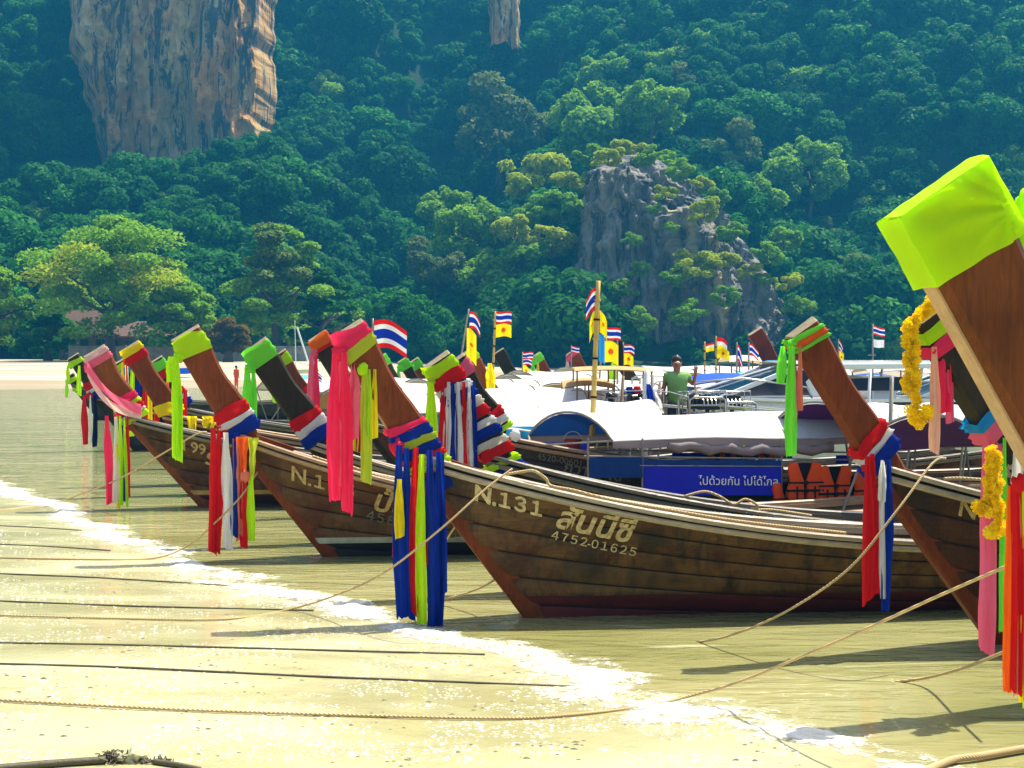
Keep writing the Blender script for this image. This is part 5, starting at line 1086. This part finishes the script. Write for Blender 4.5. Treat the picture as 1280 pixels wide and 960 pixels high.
# blue awning and pale shade roof near the man
def awning(label, x0, x1, y0, y1, d, dep, rise, mat, z_post=.6, tilt=0):
    a, c = at(x0, y0, d), at(x1, y1, d); r = empty('awning', (a.x, d, z_post), 0, label, 'awning'); w_ = c.x-a.x; dz = c.z-a.z; z0 = a.z-z_post; mb = MB()
    for off in (0, -.02): mb.grid(lambda u, v: Vector((u*w_, (v-.5)*dep, z0+dz*u+rise*(1-(2*v-1)**2)+rise*.5*math.sin(math.pi*u)+off)), 12, 8)
    mb.build('sheet', M[mat], r, smooth=True, fix=False)
    for u in (.03, .5, .97):
        for v in (0, 1):
            mb = MB(); mb.tube([(u*w_, (v-.5)*dep, 0), (u*w_, (v-.5)*dep, z0+dz*u+rise*.5*math.sin(math.pi*u))], .018, 6); mb.build('post', M['brown_metal'], r)
    return r
awning('deep blue tarpaulin awning right of the man in green', 860, 945, 480, 480, 30.2, 1.6, .15, 'tarp_blue')
awning('light blue tarpaulin awning stretching over the speedboat', 905, 1010, 474, 472, 33.0, 1.8, .12, 'tarp_sky', tilt=1)
awning('pale tent shaped awning behind the blue tarpaulin', 905, 960, 452, 455, 36.0, 2.0, .12, 'cloth_cream'); awning('long thin tan sun roof right of the bamboo pole', 716, 812, 463, 464, 27.6, 1.7, .06, 'tarp_tan')
awning('teal boat awning by the far beach', 352, 407, 473, 476, 46.0, 2.0, .1, 'tarp_teal', .3); awning('white awning with a yellow patch behind the marigold garland', 1075, 1150, 466, 466, 36.0, 2.0, .15, 'tarp_white')
awning('blue awning right of the big brown prow', 1060, 1125, 478, 480, 34.5, 1.6, .15, 'tarp_blue'); awning('tan sun roof below the bamboo pole flags', 702, 765, 484, 484, 28.8, 1.4, .12, 'tarp_tan')
# ------------------------------------------------------------------ longtail engines at the sterns
def engine(label, loc, rz, s=1.0, red=False):
    r = empty('boat_engine', loc, rz, label, 'engine', 'car engines on the sterns'); r.scale = (s, s, s)
    mb = MB(); mb.box((0, 0, .34), (.62, .36, .34)); mb.box((0, 0, .56), (.50, .26, .14)); blk = mb.build('engine_block', M['engine_red' if red else 'engine_dark'], r, bevel=.03)
    for i in range(4):
        mb = MB(); mb.tube([(-.2+.13*i, -.17, .50), (-.2+.13*i, -.27, .44), (-.2+.13*i, -.28, .30)], .025, 6); mb.build('exhaust_stub', M['steel'], blk)
    mb = MB(); mb.tube([(-.45, -.02, .40), (-.42, -.02, .40)], .22, 16); mb.build('fan', M['engine_dark'], r)
    mb = MB(); mb.box((-.54, 0, .42), (.07, .5, .46)); mb.build('radiator', M['engine_dark'], r, bevel=.02)
    mb = MB(); mb.tube([(.0, 0, .66), (.0, 0, .76)], .14, 12); mb.build('air_filter', M['steel'], r)
    mb = MB()
    for y in (-.3, .3): mb.tube([(-.7, y, .08), (-.7, y, .72), (.5, y, .76), (.55, y, .08), (-.7, y, .08)], .022, 6)
    mb.tube([(-.7, -.3, .72), (-.7, .3, .72)], .022, 6); mb.tube([(.5, -.3, .76), (.5, .3, .76)], .022, 6); mb.build('frame', M['steel'], r, smooth=True)
    mb = MB(); mb.tube([(-.6, 0, .55), (-1.2, .05, .72), (-1.75, .06, .74)], .024, 6); mb.build('tiller', M['steel'], r)
    mb = MB(); mb.tube([(.3, 0, .3), (2.6, 0, .10), (3.6, 0, -.25)], .035, 6); mb.build('tail_shaft', M['steel'], r)
    mb = MB(); mb.box((0, 0, -.30), (.30, .30, .70)); mb.build('pedestal', M['inner_wood'], r, bevel=.01)
    mb = MB(); mb.tube([(0, 0, -.2), (0, 0, .2)], .07, 8); mb.build('pivot', M['engine_dark'], r)
    return r
for i, (k_, lab, red) in enumerate([('F', 'dark car engine just right of the man in green', False), ('K', 'dark car engine just left of the man in green', False), ('P', 'red car engine right of the bamboo pole', True), ('R', 'dark engine in a tube frame below the speedboat windscreen', False), ('L', 'small dark engine under the tan sun roof', False)]):
    b = B[k_]; px_, py_, d_ = [(884, 519, 25.8), (806, 517, 26.5), (780, 516, 27.2), (915, 519, 26.4), (756, 502, 31.0)][i]; engine(lab, at(px_, py_, d_), b.yaw, .55, red)
# odds and ends between the roofs
def post_frame(label, px, py0, py1, d, wpx, cat='frame', dep=.7):
    a = at(px, py1, d); r = empty('tube_frame', a, .15, label, cat); w_ = wpx*d/F; hh = (py1-py0)*d/F; dn = a.z-.45
    for y in (0, dep):
        mb = MB(); mb.tube([(0, y, -dn), (0, y, hh*.8), (w_*.12, y, hh), (w_*.88, y, hh), (w_, y, hh*.8), (w_, y, -dn)], .022, 7); mb.build('hoop', M['steel'], r, smooth=True)
    for x in (0, w_*.5, w_):
        mb = MB(); mb.tube([(x, 0, hh*(.8 if x != w_*.5 else 1)), (x, dep, hh*(.8 if x != w_*.5 else 1))], .018, 6); mb.build('cross_tube', M['steel'], r)
    mb = MB(); mb.tube([(0, 0, hh*.35), (w_, 0, hh*.35)], .016, 6); mb.build('rail', M['steel'], r)
post_frame('steel tube frame over the engine below the man in green', 862, 497, 512, 25.6, 46); post_frame('steel tube frame left of the speedboat windscreen', 905, 503, 515, 25.9, 42)
post_frame('steel tube frame right of the bamboo pole', 770, 495, 512, 26.4, 40); post_frame('thin rail frame beyond the man in green', 800, 470, 486, 31.0, 60)
for (px, y0, y1, d_, m_, lab) in [(806, 462, 515, 25.2, 'tarp_white', 'pale post with a blue cloth between the engines'), (813, 468, 515, 26.0, 'pole_grey', 'thin grey post right of the pale post'), (867, 484, 520, 26.8, 'brown_metal', 'brown post right of the man in green'), (822, 478, 505, 29.5, 'brown_metal', 'short brown post left of the man in green'), (776, 470, 520, 24.6, 'brown_metal', 'brown post right of the bamboo pole'), (1112, 470, 560, 19.0, 'pole_grey', 'tall thin post between the brown prow and the marigold garland'), (1085, 462, 520, 26.0, 'paint_white', 'white post right of the big brown prow')]:
    a = at(px, y1, d_); T_ = at(px+3, y0, d_); o = MB().tube([Vector((a.x, d_, .3)), a, T_], .026 if m_ != 'tarp_white' else .05, 8).build('post', M[m_], None, smooth=True); tag(o, lab, 'post')
q = at(806, 480, 25.1); ribbons('post_cloth', 'blue and white cloth tied to the pale post', [('blue', q+Vector((.05, -.06, 0)), .42, .08, .2, (.1, 0)), ('white', q+Vector((.14, -.04, -.12)), .36, .08, .2, (.1, 0))], loc=q, cat='cloth')
q = at(778, 487, 26.6); ribbons('post_cloth', 'white and blue cloth hanging from the black prow near the bamboo pole', [('white', q, .5, .1, .2, (-.1, 0)), ('blue', q+Vector((.12, 0, .05)), .3, .15, .25), ('red', q+Vector((.26, .02, .06)), .26, .15, .22)], loc=q, cat='cloth')
# ------------------------------------------------------------------ people
def skin_mesh(name, verts, edges, radii, mat, parent, root=0, sub=1):
    me = bpy.data.meshes.new(name); me.from_pydata(verts, edges, []); o = bpy.data.objects.new(name, me); COL.objects.link(o)
    md = o.modifiers.new('skin', 'SKIN'); sv = me.skin_vertices[0].data if me.skin_vertices else None
    if sv is None:
        bpy.context.view_layer.objects.active = o; bm = bmesh.new(); bm.from_mesh(me); bm.verts.layers.skin.verify(); bm.to_mesh(me); bm.free(); sv = me.skin_vertices[0].data
    for i, r_ in enumerate(radii): sv[i].radius = r_ if isinstance(r_, tuple) else (r_, r_); sv[i].use_root = (i == root)
    s2 = o.modifiers.new('sub', 'SUBSURF'); s2.levels = s2.render_levels = sub
    dg = bpy.context.evaluated_depsgraph_get(); bpy.context.view_layer.update(); m2 = bpy.data.meshes.new_from_object(o.evaluated_get(bpy.context.evaluated_depsgraph_get()))
    o.modifiers.clear(); o.data = m2; m2.materials.clear(); m2.materials.append(mat); m2.polygons.foreach_set('use_smooth', [True]*len(m2.polygons)); o.parent = parent; return o
def person(loc, rz, s, label, shirt='shirt_green', trousers='trousers', raise_right=True):
    r = empty('person', loc, rz, label, 'person'); r.scale = (s, s, s)      # faces -y, 1.70 m
    V = []; E = []; Rr = []
    def add(p, rad, par=None):
        V.append(p); Rr.append(rad); i = len(V)-1
        if par is not None: E.append((par, i))
        return i
    pel = add((0, 0, .92), (.145, .10)); waist = add((0, 0, 1.08), (.135, .095), pel); chest = add((0, -.005, 1.28), (.165, .11), waist); nb = add((0, .01, 1.43), (.085, .07), chest); nk = add((0, .0, 1.475), .060, nb)
    hd = add((0, -.015, 1.555), (.088, .098), nk); ht = add((0, -.005, 1.66), (.088, .10), hd)
    def arm(sg, el, wr, hand):
        sh = add((sg*.175, .0, 1.385), .060, chest); e_ = add(el, .043, sh); w_ = add(wr, .030, e_); pm = add(hand[0], .036, w_)
        for k_, (dx, dz, ln) in enumerate(((-.03, 0, .075), (-.01, 0, .085), (.01, 0, .08), (.03, 0, .065))):
            dv = (Vector(hand[0])-Vector(wr)).normalized(); pr = Vector(hand[0])+Vector((dx, 0, 0)); a_ = add(tuple(pr+dv*ln*.55), .0095, pm); add(tuple(pr+dv*ln+Vector((0, -.015, 0))), .0085, a_)
        dv = (Vector(hand[0])-Vector(wr)).normalized(); a_ = add(tuple(Vector(hand[0])+Vector((-sg*.045, -.02, 0))), .011, pm); add(tuple(Vector(hand[0])+Vector((-sg*.06, -.03, 0))+dv*.035), .0095, a_)
    arm(-1, (-.245, .02, 1.12), (-.235, -.04, .88), ((-.235, -.06, .80),))
    if raise_right: arm(1, (.30, -.02, 1.20), (.33, -.10, 1.40), ((.335, -.115, 1.48),))
    else: arm(1, (.245, .02, 1.12), (.235, -.04, .88), ((.235, -.06, .80),))
    for sg in (-1, 1):
        hp = add((sg*.09, 0, .86), .085, pel); kn = add((sg*.10, -.01, .48), .056, hp); an = add((sg*.10, .01, .09), .036, kn); add((sg*.11, -.12, .03), (.038, .028), an)
    skin_mesh('body', V, E, Rr, M['skin'], r)
    skin_mesh('shirt', [(0, 0, .80), (0, 0, 1.05), (0, -.005, 1.28), (0, .01, 1.445), (-.19, 0, 1.375), (-.225, .01, 1.24), (.19, 0, 1.375), (.262, -.005, 1.29)], [(0, 1), (1, 2), (2, 3), (2, 4), (4, 5), (2, 6), (6, 7)], [(.21, .165), (.185, .150), (.205, .158), (.095, .09), .088, .082, .088, .078], M[shirt], r, 0)
    skin_mesh('trousers', [(0, 0, .93), (-.09, 0, .82), (-.10, -.01, .48), (-.10, .01, .12), (.09, 0, .82), (.10, -.01, .48), (.10, .01, .12)], [(0, 1), (1, 2), (2, 3), (0, 4), (4, 5), (5, 6)], [(.155, .115), .10, .078, .07, .10, .078, .07], M[trousers], r, 0)
    mb = MB(); mb.blob((0, .034, 1.655), (.098, .092, .098), 16, 12, .25, 3); mb.build('hair', M['hair'], r, smooth=True)
    mb = MB(); mb.blob((0, -.108, 1.585), (.014, .02, .024), 8, 6); mb.build('nose', M['skin'], r, smooth=True)
    for sg in (-1, 1):
        mb = MB(); mb.blob((sg*.030, -.096, 1.612), (.013, .008, .007), 8, 6); mb.build('eye', M['eye_dark'], r); mb = MB(); mb.blob((sg*.084, .005, 1.595), (.012, .024, .032), 8, 6); mb.build('ear', M['skin'], r, smooth=True)
    mb = MB(); mb.blob((0, -.092, 1.545), (.026, .010, .007), 8, 6); mb.build('mouth', M['engine_red'], r)
    return r
b = B['K']; q = at(846, 445, 27.9); foot = q.z-1.735
person((q.x, 27.9, foot), 0, 1.0, 'man in a green polo shirt standing among the boats with one arm raised')
st = empty('stern_platform', (q.x, 27.9, 0), 0, 'plank platform the man in green stands on', 'platform'); mb = MB(); mb.box((0, 0, foot-.03), (1.1, .9, .05)); mb.build('deck', M['inner_wood'], st, bevel=.006)
for x in (-.45, .45):
    mb = MB(); mb.box((x, 0, (foot-.4)/2-.02), (.07, .7, foot+.36)); mb.build('post', M['inner_wood'], st)
pp = at(277, 483, 112); person((pp.x, 118, sand_z(pp.x, 118)-.02), 2.6, 1.0, 'small distant person in red walking on the far beach', 'jacket_orange', 'jacket_orange', False)
# ------------------------------------------------------------------ things on the far beach
q = at(370, 452, 128); sb = empty('sailing_boat', (q.x, 128, 1.0), .3, 'small sailing boat with a bare white mast drawn up on the far beach', 'boat')
mb = MB(); mb.grid(lambda u, v: Vector((lerp(-2.2, 2.2, u), (2*v-1)*.75*(1-abs(2*u-1)**2.5), -.35*(1-(2*v-1)**2)*(1-abs(2*u-1)**3)+.25)), 12, 6); mb.grid(lambda u, v: Vector((lerp(-2.2, 2.2, u), (2*v-1)*.75*(1-abs(2*u-1)**2.5), .26)), 12, 4); mb.build('hull', M['gelcoat'], sb)
mb = MB(); mb.tube([(0, 0, .2), (-.1, 0, 4.4)], [.05, .03], 6); mb.build('mast', M['paint_white'], sb); mb = MB(); mb.tube([(.1, 0, 3.8), (1.1, 0, .7)], .08, 6); mb.build('furled_sail', M['paint_white'], sb)
q = at(222, 452, 126); kb = empty('beached_boat', (q.x, 126, .85), .1, 'small blue boat drawn up on the far beach', 'boat')
mb = MB(); mb.grid(lambda u, v: Vector((lerp(-1.9, 1.9, u), (2*v-1)*.7*(1-abs(2*u-1)**3), .55-.5*(1-(2*v-1)**4)+.25*abs(2*u-1)**3)), 12, 8); mb.build('hull', M['tarp_blue'], kb, smooth=True)
mb = MB(); mb.box((0, 0, .5), (.3, 1.2, .05)); mb.build('thwart', M['inner_wood'], kb)
# ------------------------------------------------------------------ marigold garland
def flower_mesh(sd_):
    mb = MB(); rr = random.Random(sd_)
    for k_ in range(3):
        n_ = 9-2*k_
        for i in range(n_):
            a = 6.283*i/n_+k_*.4; r0 = .010; r1 = .034-.009*k_; z0 = .004+.010*k_; z1 = z0+.010+.006*k_; w_ = .011
            d_ = Vector((math.cos(a), math.sin(a), 0)); t_ = Vector((-d_.y, d_.x, 0))
            mb.add([d_*r0+Vector((0, 0, z0)), d_*r1-t_*w_+Vector((0, 0, z1)), d_*(r1+.006)+Vector((0, 0, z1-.004)), d_*r1+t_*w_+Vector((0, 0, z1))], [(0, 1, 2, 3)])
    mb.blob((0, 0, .012), (.020, .020, .016), 6, 4); o = mb.build('flower', M['marigold'], None); me = o.data; bpy.data.objects.remove(o); return me
FM = flower_mesh(1)
def garland(label, pts, n, tassels):
    r = empty('marigold_garland', pts[0], 0, label, 'garland'); L0 = Vector(pts[0]); P_ = [Vector(p)-L0 for p in pts]
    seg = [(P_[i+1]-P_[i]).length for i in range(len(P_)-1)]; tot = sum(seg)
    mb = MB(); mb.tube(P_, .006, 5); mb.build('string', M['rope'], r)
    for k_ in range(n):
        s_ = tot*k_/(n-1); i = 0
        while i < len(seg)-1 and s_ > seg[i]: s_ -= seg[i]; i += 1
        p = P_[i].lerp(P_[i+1], s_/seg[i]); o = bpy.data.objects.new('flower', FM); COL.objects.link(o); o.parent = r
        o.location = p+Vector((rnd.uniform(-.014, .014), rnd.uniform(-.014, .014), 0)); o.rotation_euler = (rnd.uniform(0, 6.28), rnd.uniform(0, 6.28), rnd.uniform(0, 6.28)); sc_ = rnd.uniform(.7, 1.05); o.scale = (sc_,)*3
    for t_ in tassels:
        for k_ in range(5):
            o = bpy.data.objects.new('flower', FM); COL.objects.link(o); o.parent = r; o.location = Vector(t_)-L0+Vector((rnd.uniform(-.05, .05), rnd.uniform(-.04, .04), rnd.uniform(-.04, .04))); o.rotation_euler = (rnd.uniform(0, 6), rnd.uniform(0, 6), 0); o.scale = (1.3,)*3
    return r
b = B['B']; t1 = b.plen(); pf = b.world(b.blade(t1, -.10, -1.3)); pbk = b.world(b.blade(t1+.05, .95, -1.2)); pl = pf+Vector((-.04, -.02, -.02))
garland('thick marigold garland looped over the dark prow at the right', [pbk, pbk.lerp(pf, .5)+Vector((0, -.02, .03)), pl+Vector((-.03, 0, .04)), pl+Vector((-.03, 0, -.15)), pl+Vector((-.03, 0, -.3)), pl+Vector((-.025, -.01, -.40))], 66, [pl+Vector((.0, -.01, -.58))])
garland('second strand of the marigold garland on the dark prow', [pbk+Vector((0, -.02, .06)), pbk.lerp(pf, .5)+Vector((0, .02, .09)), pl+Vector((.02, .0, .07)), pl+Vector((.025, 0, -.15)), pl+Vector((.025, 0, -.32)), pl+Vector((.03, 0, -.50))], 66, [pl+Vector((.05, -.01, -.56))])
q = at(1237, 565, 10.2); garland('hanging marigold garland among the pink and green ribbons', [q, q+Vector((.0, 0, -.15)), q+Vector((-.01, 0, -.36))], 34, [q+Vector((-.06, 0, -.40))])
q = at(1245, 562, 10.15); garland('longer marigold strand beside the white ribbon', [q, q+Vector((.01, 0, -.2)), q+Vector((.01, 0, -.46))], 42, [q+Vector((.0, 0, -.54))])
# ------------------------------------------------------------------ ropes
def ground_px(px, py, lift=.012):
    z = 0.0
    for _ in range(12):
        Y = (H-z)*F/(py-HY); X = (px-640)/F*Y; z = max(sand_z(X, Y), 0.0)+lift
    return Vector((X, Y, z))
def rope(label, pts, rad=.012, mat='rope', name='mooring_rope', sub=6):
    P_ = [Vector(p) for p in pts]; out = []
    for i in range(len(P_)-1):
        p0, p1, p2, p3 = P_[max(i-1, 0)], P_[i], P_[i+1], P_[min(i+2, len(P_)-1)]
        for k_ in range(sub):
            t = k_/sub; out.append(.5*((2*p1)+(p2-p0)*t+(2*p0-5*p1+4*p2-p3)*t*t+(3*p1-p0-3*p2+p3)*t**3))
    out.append(P_[-1]); mb = MB(); mb.tube(out, rad, 7); o = mb.build(name, M[mat], None, smooth=True); return tag(o, label, 'rope')
G_ = ground_px
rope('tan rope running from the N.131 gunwale down to the sand', [at(640, 586, 13.2), at(606, 612, 13.05), at(550, 662, 12.9), at(480, 716, 13.2), at(420, 744, 13.8), G_(360, 762), G_(280, 774), G_(150, 773), G_(-40, 768)], .009)
rope('tan rope sagging from the bow lettered N to the water', [at(1182, 573, 11.9), at(1165, 580, 11.8), at(1120, 640, 11.6), at(1060, 712, 11.6), at(980, 766, 11.9), at(910, 795, 12.4), G_(862, 804, -.03)], .010)
rope('long tan rope from the right edge down across the wet sand', [at(1400, 640, 7.6), at(1280, 698, 8.2), at(1180, 742, 8.6), at(1060, 796, 9.2), at(930, 850, 10.2), at(870, 868, 10.5), G_(810, 882), G_(720, 893), G_(620, 898), G_(400, 893), G_(200, 886), G_(-40, 873)], .0095)
rope('rope from the N.135 bow to the wet sand', [at(322, 590, 17.9), at(300, 622, 17.7), at(262, 660, 17.8), at(235, 682, 18.2), G_(190, 698), G_(100, 699), G_(-40, 696)], .011)
rope('rope tied to the N 99 gunwale reaching down to the shore', [at(258, 540, 22.6), at(245, 543, 22.5), at(205, 566, 22.6), at(150, 598, 23.4), at(100, 618, 24.6), G_(60, 630), G_(-20, 640)], .013)
rope('short rope from under the N.131 stem into the water', [at(575, 650, 14.6), at(560, 672, 14.8), at(545, 700, 15.2)], .010)
rope('rope slanting into the water left of the N.131 foot', [at(622, 722, 13.9), at(600, 735, 14.2), at(560, 748, 14.6), G_(520, 752, -.02)], .010)
rope('rope slanting into the water at the right under the long ribbons', [at(1255, 815, 9.6), at(1210, 833, 10.2), at(1160, 847, 11.0), G_(1108, 854, -.02)], .011)
rope('thick brown rope lying in the bottom right corner', [G_(1150, 966, .03), G_(1190, 950, .03), G_(1225, 945, .03), G_(1300, 932, .03)], .022)
for lab, pts in (('dark wet rope on the sand, uppermost of the long straight ones', [(-30, 750), (120, 756), (260, 760), (392, 763)]), ('dark wet rope on the sand passing under the blue garland', [(-30, 803), (150, 806), (380, 812), (606, 818)]), ('dark wet rope on the sand ending in the foam below N.131', [(-30, 829), (150, 834), (360, 844), (560, 852), (735, 859)]),
                 ('thin dark rope on the sand near the foam at the left edge', [(-30, 656), (40, 659), (102, 663)]), ('thin dark rope on the sand below the foam at the left', [(-30, 679), (60, 683), (138, 688)]), ('faint dark rope between the long straight ropes at the left', [(-30, 716), (120, 722), (300, 733)])):
    rope(lab, [G_(x, y, .006) for x, y in pts], .0085, 'rope_wet')
rope('dark slimy rope in the bottom left corner', [G_(-20, 962, .02), G_(60, 955, .02), G_(132, 950, .02)], .022, 'rope_wet'); rope('frayed dark rope end beside the sand clump', [G_(192, 952, .015), G_(220, 956, .015), G_(250, 962, .015)], .016, 'rope_wet')
# ropes lying along the gunwales
b = B['D']
def rail_pt(b, u, dz=.075, off=-.02): p = b.P(u, 1, -1, off); p.z += dz; return b.world(p)
rope('pale rope laid along the N.131 gunwale with a standing loop', [rail_pt(b, .09), rail_pt(b, .105, .14), rail_pt(b, .115, .17), rail_pt(b, .125, .13), rail_pt(b, .13), rail_pt(b, .15, .08, -.05), rail_pt(b, .18, .07, .0), rail_pt(b, .22, .075, -.05), rail_pt(b, .30, .07, -.08), rail_pt(b, .40, .07, -.08)], .014)
tw = B['G']; rope('pale rope coiled on the dark gunwale behind N.131', [rail_pt(tw, .20), rail_pt(tw, .22, .16), rail_pt(tw, .235, .14), rail_pt(tw, .25, .08), rail_pt(tw, .262, .15), rail_pt(tw, .275, .10), rail_pt(tw, .268, .05), rail_pt(tw, .29, .08), rail_pt(tw, .33, .07)], .014)
b = B['E']; rope('pale rope laid along the N.135 gunwale', [rail_pt(b, .10), rail_pt(b, .12, .07), rail_pt(b, .14, .09), rail_pt(b, .17, .065), rail_pt(b, .21, .07), rail_pt(b, .215, .2), rail_pt(b, .225, .24), rail_pt(b, .23, .12), rail_pt(b, .25, .07), rail_pt(b, .31, .07)], .014)
b = B['C']; rope('rope tied on the gunwale of the bow lettered N', [rail_pt(b, .06), rail_pt(b, .075, .12), rail_pt(b, .10, .16), rail_pt(b, .12, .17), rail_pt(b, .10, .12), rail_pt(b, .08, .06), rail_pt(b, .12, .07), rail_pt(b, .18, .07)], .012)
# ------------------------------------------------------------------ foam, flecks, weed
def foam():
    mb = MB(); vs = {}; step = .032; idx = {}
    V = []; Fc = []; DN = []
    nx, ny = .855, .519                                   # seaward normal of the shore, tangent runs (-.519, .855)
    tx, ty = -.519, .855
    i = -1; yy_ = 6.6
    while yy_ < 34:
        i += 1; yy_ += step*.86*(1+i*.0006); bx, by = shore_x(yy_), yy_; s = yy_
        wd = lerp(.46, .44, clamp((s-8)/20))*(1+.22*math.sin(s*1.3)+.15*math.sin(s*3.1)); cen = -.02+.05*math.sin(s*2.1+1)
        row = []
        nt_ = int(wd*3.2/step)
        for j in range(nt_+1):
            q = cen-wd*1.3+j*step; X, Y = bx+nx*q, by+ny*q; k_ = abs(q-cen)/wd
            n1 = fb((X*1.7, Y*1.7, 0), 4); n2 = fb((X*7, Y*7, 4), 3)
            m = .80-k_**1.3*(.95 if q < cen else .80)+n1*.60+n2*.22
            row.append((X, Y, m, n2))
        idx[i] = row
    keys = sorted(idx)
    for a, b_ in zip(keys, keys[1:]):
        ra, rb = idx[a], idx[b_]
        for j in range(min(len(ra), len(rb))-1):
            c = [ra[j], ra[j+1], rb[j+1], rb[j]]
            if sum(q[2] for q in c)/4 < -.05: continue
            ii = []
            for q in c:
                key = (round(q[0], 4), round(q[1], 4))
                if key not in vs:
                    vs[key] = len(V); zz = max(sand_z(q[0], q[1]), 0)+.004+.034*clamp(q[2]-.38, 0, .8)*(1+.9*q[3]); V.append((q[0], q[1], zz)); DN.append(q[2])
                ii.append(vs[key])
            Fc.append(tuple(ii))
    mb.add(V, Fc); o = mb.build('sea_foam', M['foam_lace'], None, smooth=True, fix=False); da = o.data.attributes.new('lace', 'FLOAT', 'POINT'); da.data.foreach_set('value', DN); tag(o, 'white foam of the little wave breaking along the shore', 'foam', None, 'stuff')
foam()
def flecks(name, label, cat, mat, n, rmin, rmax, seed, region, flat, dense=.0):
    rr = random.Random(seed); mb = MB(); cnt = 0
    while cnt < n:
        px, py = rr.uniform(-20, 1000), rr.uniform(*region); 
        if py <= HY+60: continue
        g = ground_px(px, py, 0.0)
        sd_ = shore_d(g.x, g.y)
        if sd_ < -.2 and name != 'foam_streaks': continue
        if fb((g.x*.9, g.y*1.6, seed), 3) < dense: continue
        r_ = rr.uniform(rmin, rmax)*rr.uniform(.5, 1); cnt += 1; k_ = 6; a0 = rr.uniform(0, 6)
        ring = [(g.x+math.cos(a0+6.283*i/k_)*r_*rr.uniform(.6, 1.4)*1.5, g.y+math.sin(a0+6.283*i/k_)*r_*rr.uniform(.6, 1.3), g.z+.001) for i in range(k_)]
        mb.add(ring+[(g.x, g.y, g.z+r_*flat)], [(i, (i+1) % k_, k_) for i in range(k_)])
    o = mb.build(name, M[mat], None, fix=False, smooth=True); return tag(o, label, cat, None, 'stuff')
flecks('foam_flecks', 'scattered white foam flecks drying on the wet sand', 'foam', 'foam', 8000, .003, .013, 3, (640, 955), .5, -.02)
flecks('beach_debris', 'scattered dark bits of weed and shell on the wet sand', 'debris', 'rope_wet', 330, .006, .018, 9, (690, 958), .6, .08)
p = G_(166, 952, 0); cl = empty('sand_clump', p, 0, 'pale lump of sand and rope with dark weed in the bottom left corner', 'clump')
mb = MB(); mb.blob((0, 0, .01), (.085, .06, .05), 18, 12, .8, 4); mb.build('sand_lump', M['sand'], cl, smooth=True)
mb = MB(); rr = random.Random(3)
for i in range(70):
    a = Vector((rr.gauss(-.10, .035), rr.gauss(-.01, .03), .005)); mb.tube([a, a+Vector((rr.uniform(-.03, .03), rr.uniform(-.03, .03), rr.uniform(.02, .05))), a+Vector((rr.uniform(-.05, .05), rr.uniform(-.05, .05), rr.uniform(0, .06)))], .004, 4)
for i in range(50):
    a = Vector((rr.gauss(.13, .05), rr.gauss(-.02, .02), .003)); mb.tube([a, a+Vector((rr.uniform(-.03, .03), rr.uniform(-.03, .03), rr.uniform(.01, .03)))], .004, 4)
mb.build('weed', M['rope_wet'], cl)
# ------------------------------------------------------------------ haze
mb = MB(); mb.box((10, 222, 76), (420, 520, 156)); hz = mb.build('haze', [], None, fix=True)
t = NT('haze_air'); pv = t.n('ShaderNodeVolumePrincipled'); pv.inputs['Color'].default_value = (.04, .43, .84, 1); pv.inputs['Density'].default_value = .00056; pv.inputs['Anisotropy'].default_value = .25
t.l(pv.outputs[0], t.out.inputs['Volume']); hz.data.materials.append(t.mat)
tag(hz, 'thin bluish air between the camera and the hill', 'haze', None, 'stuff')
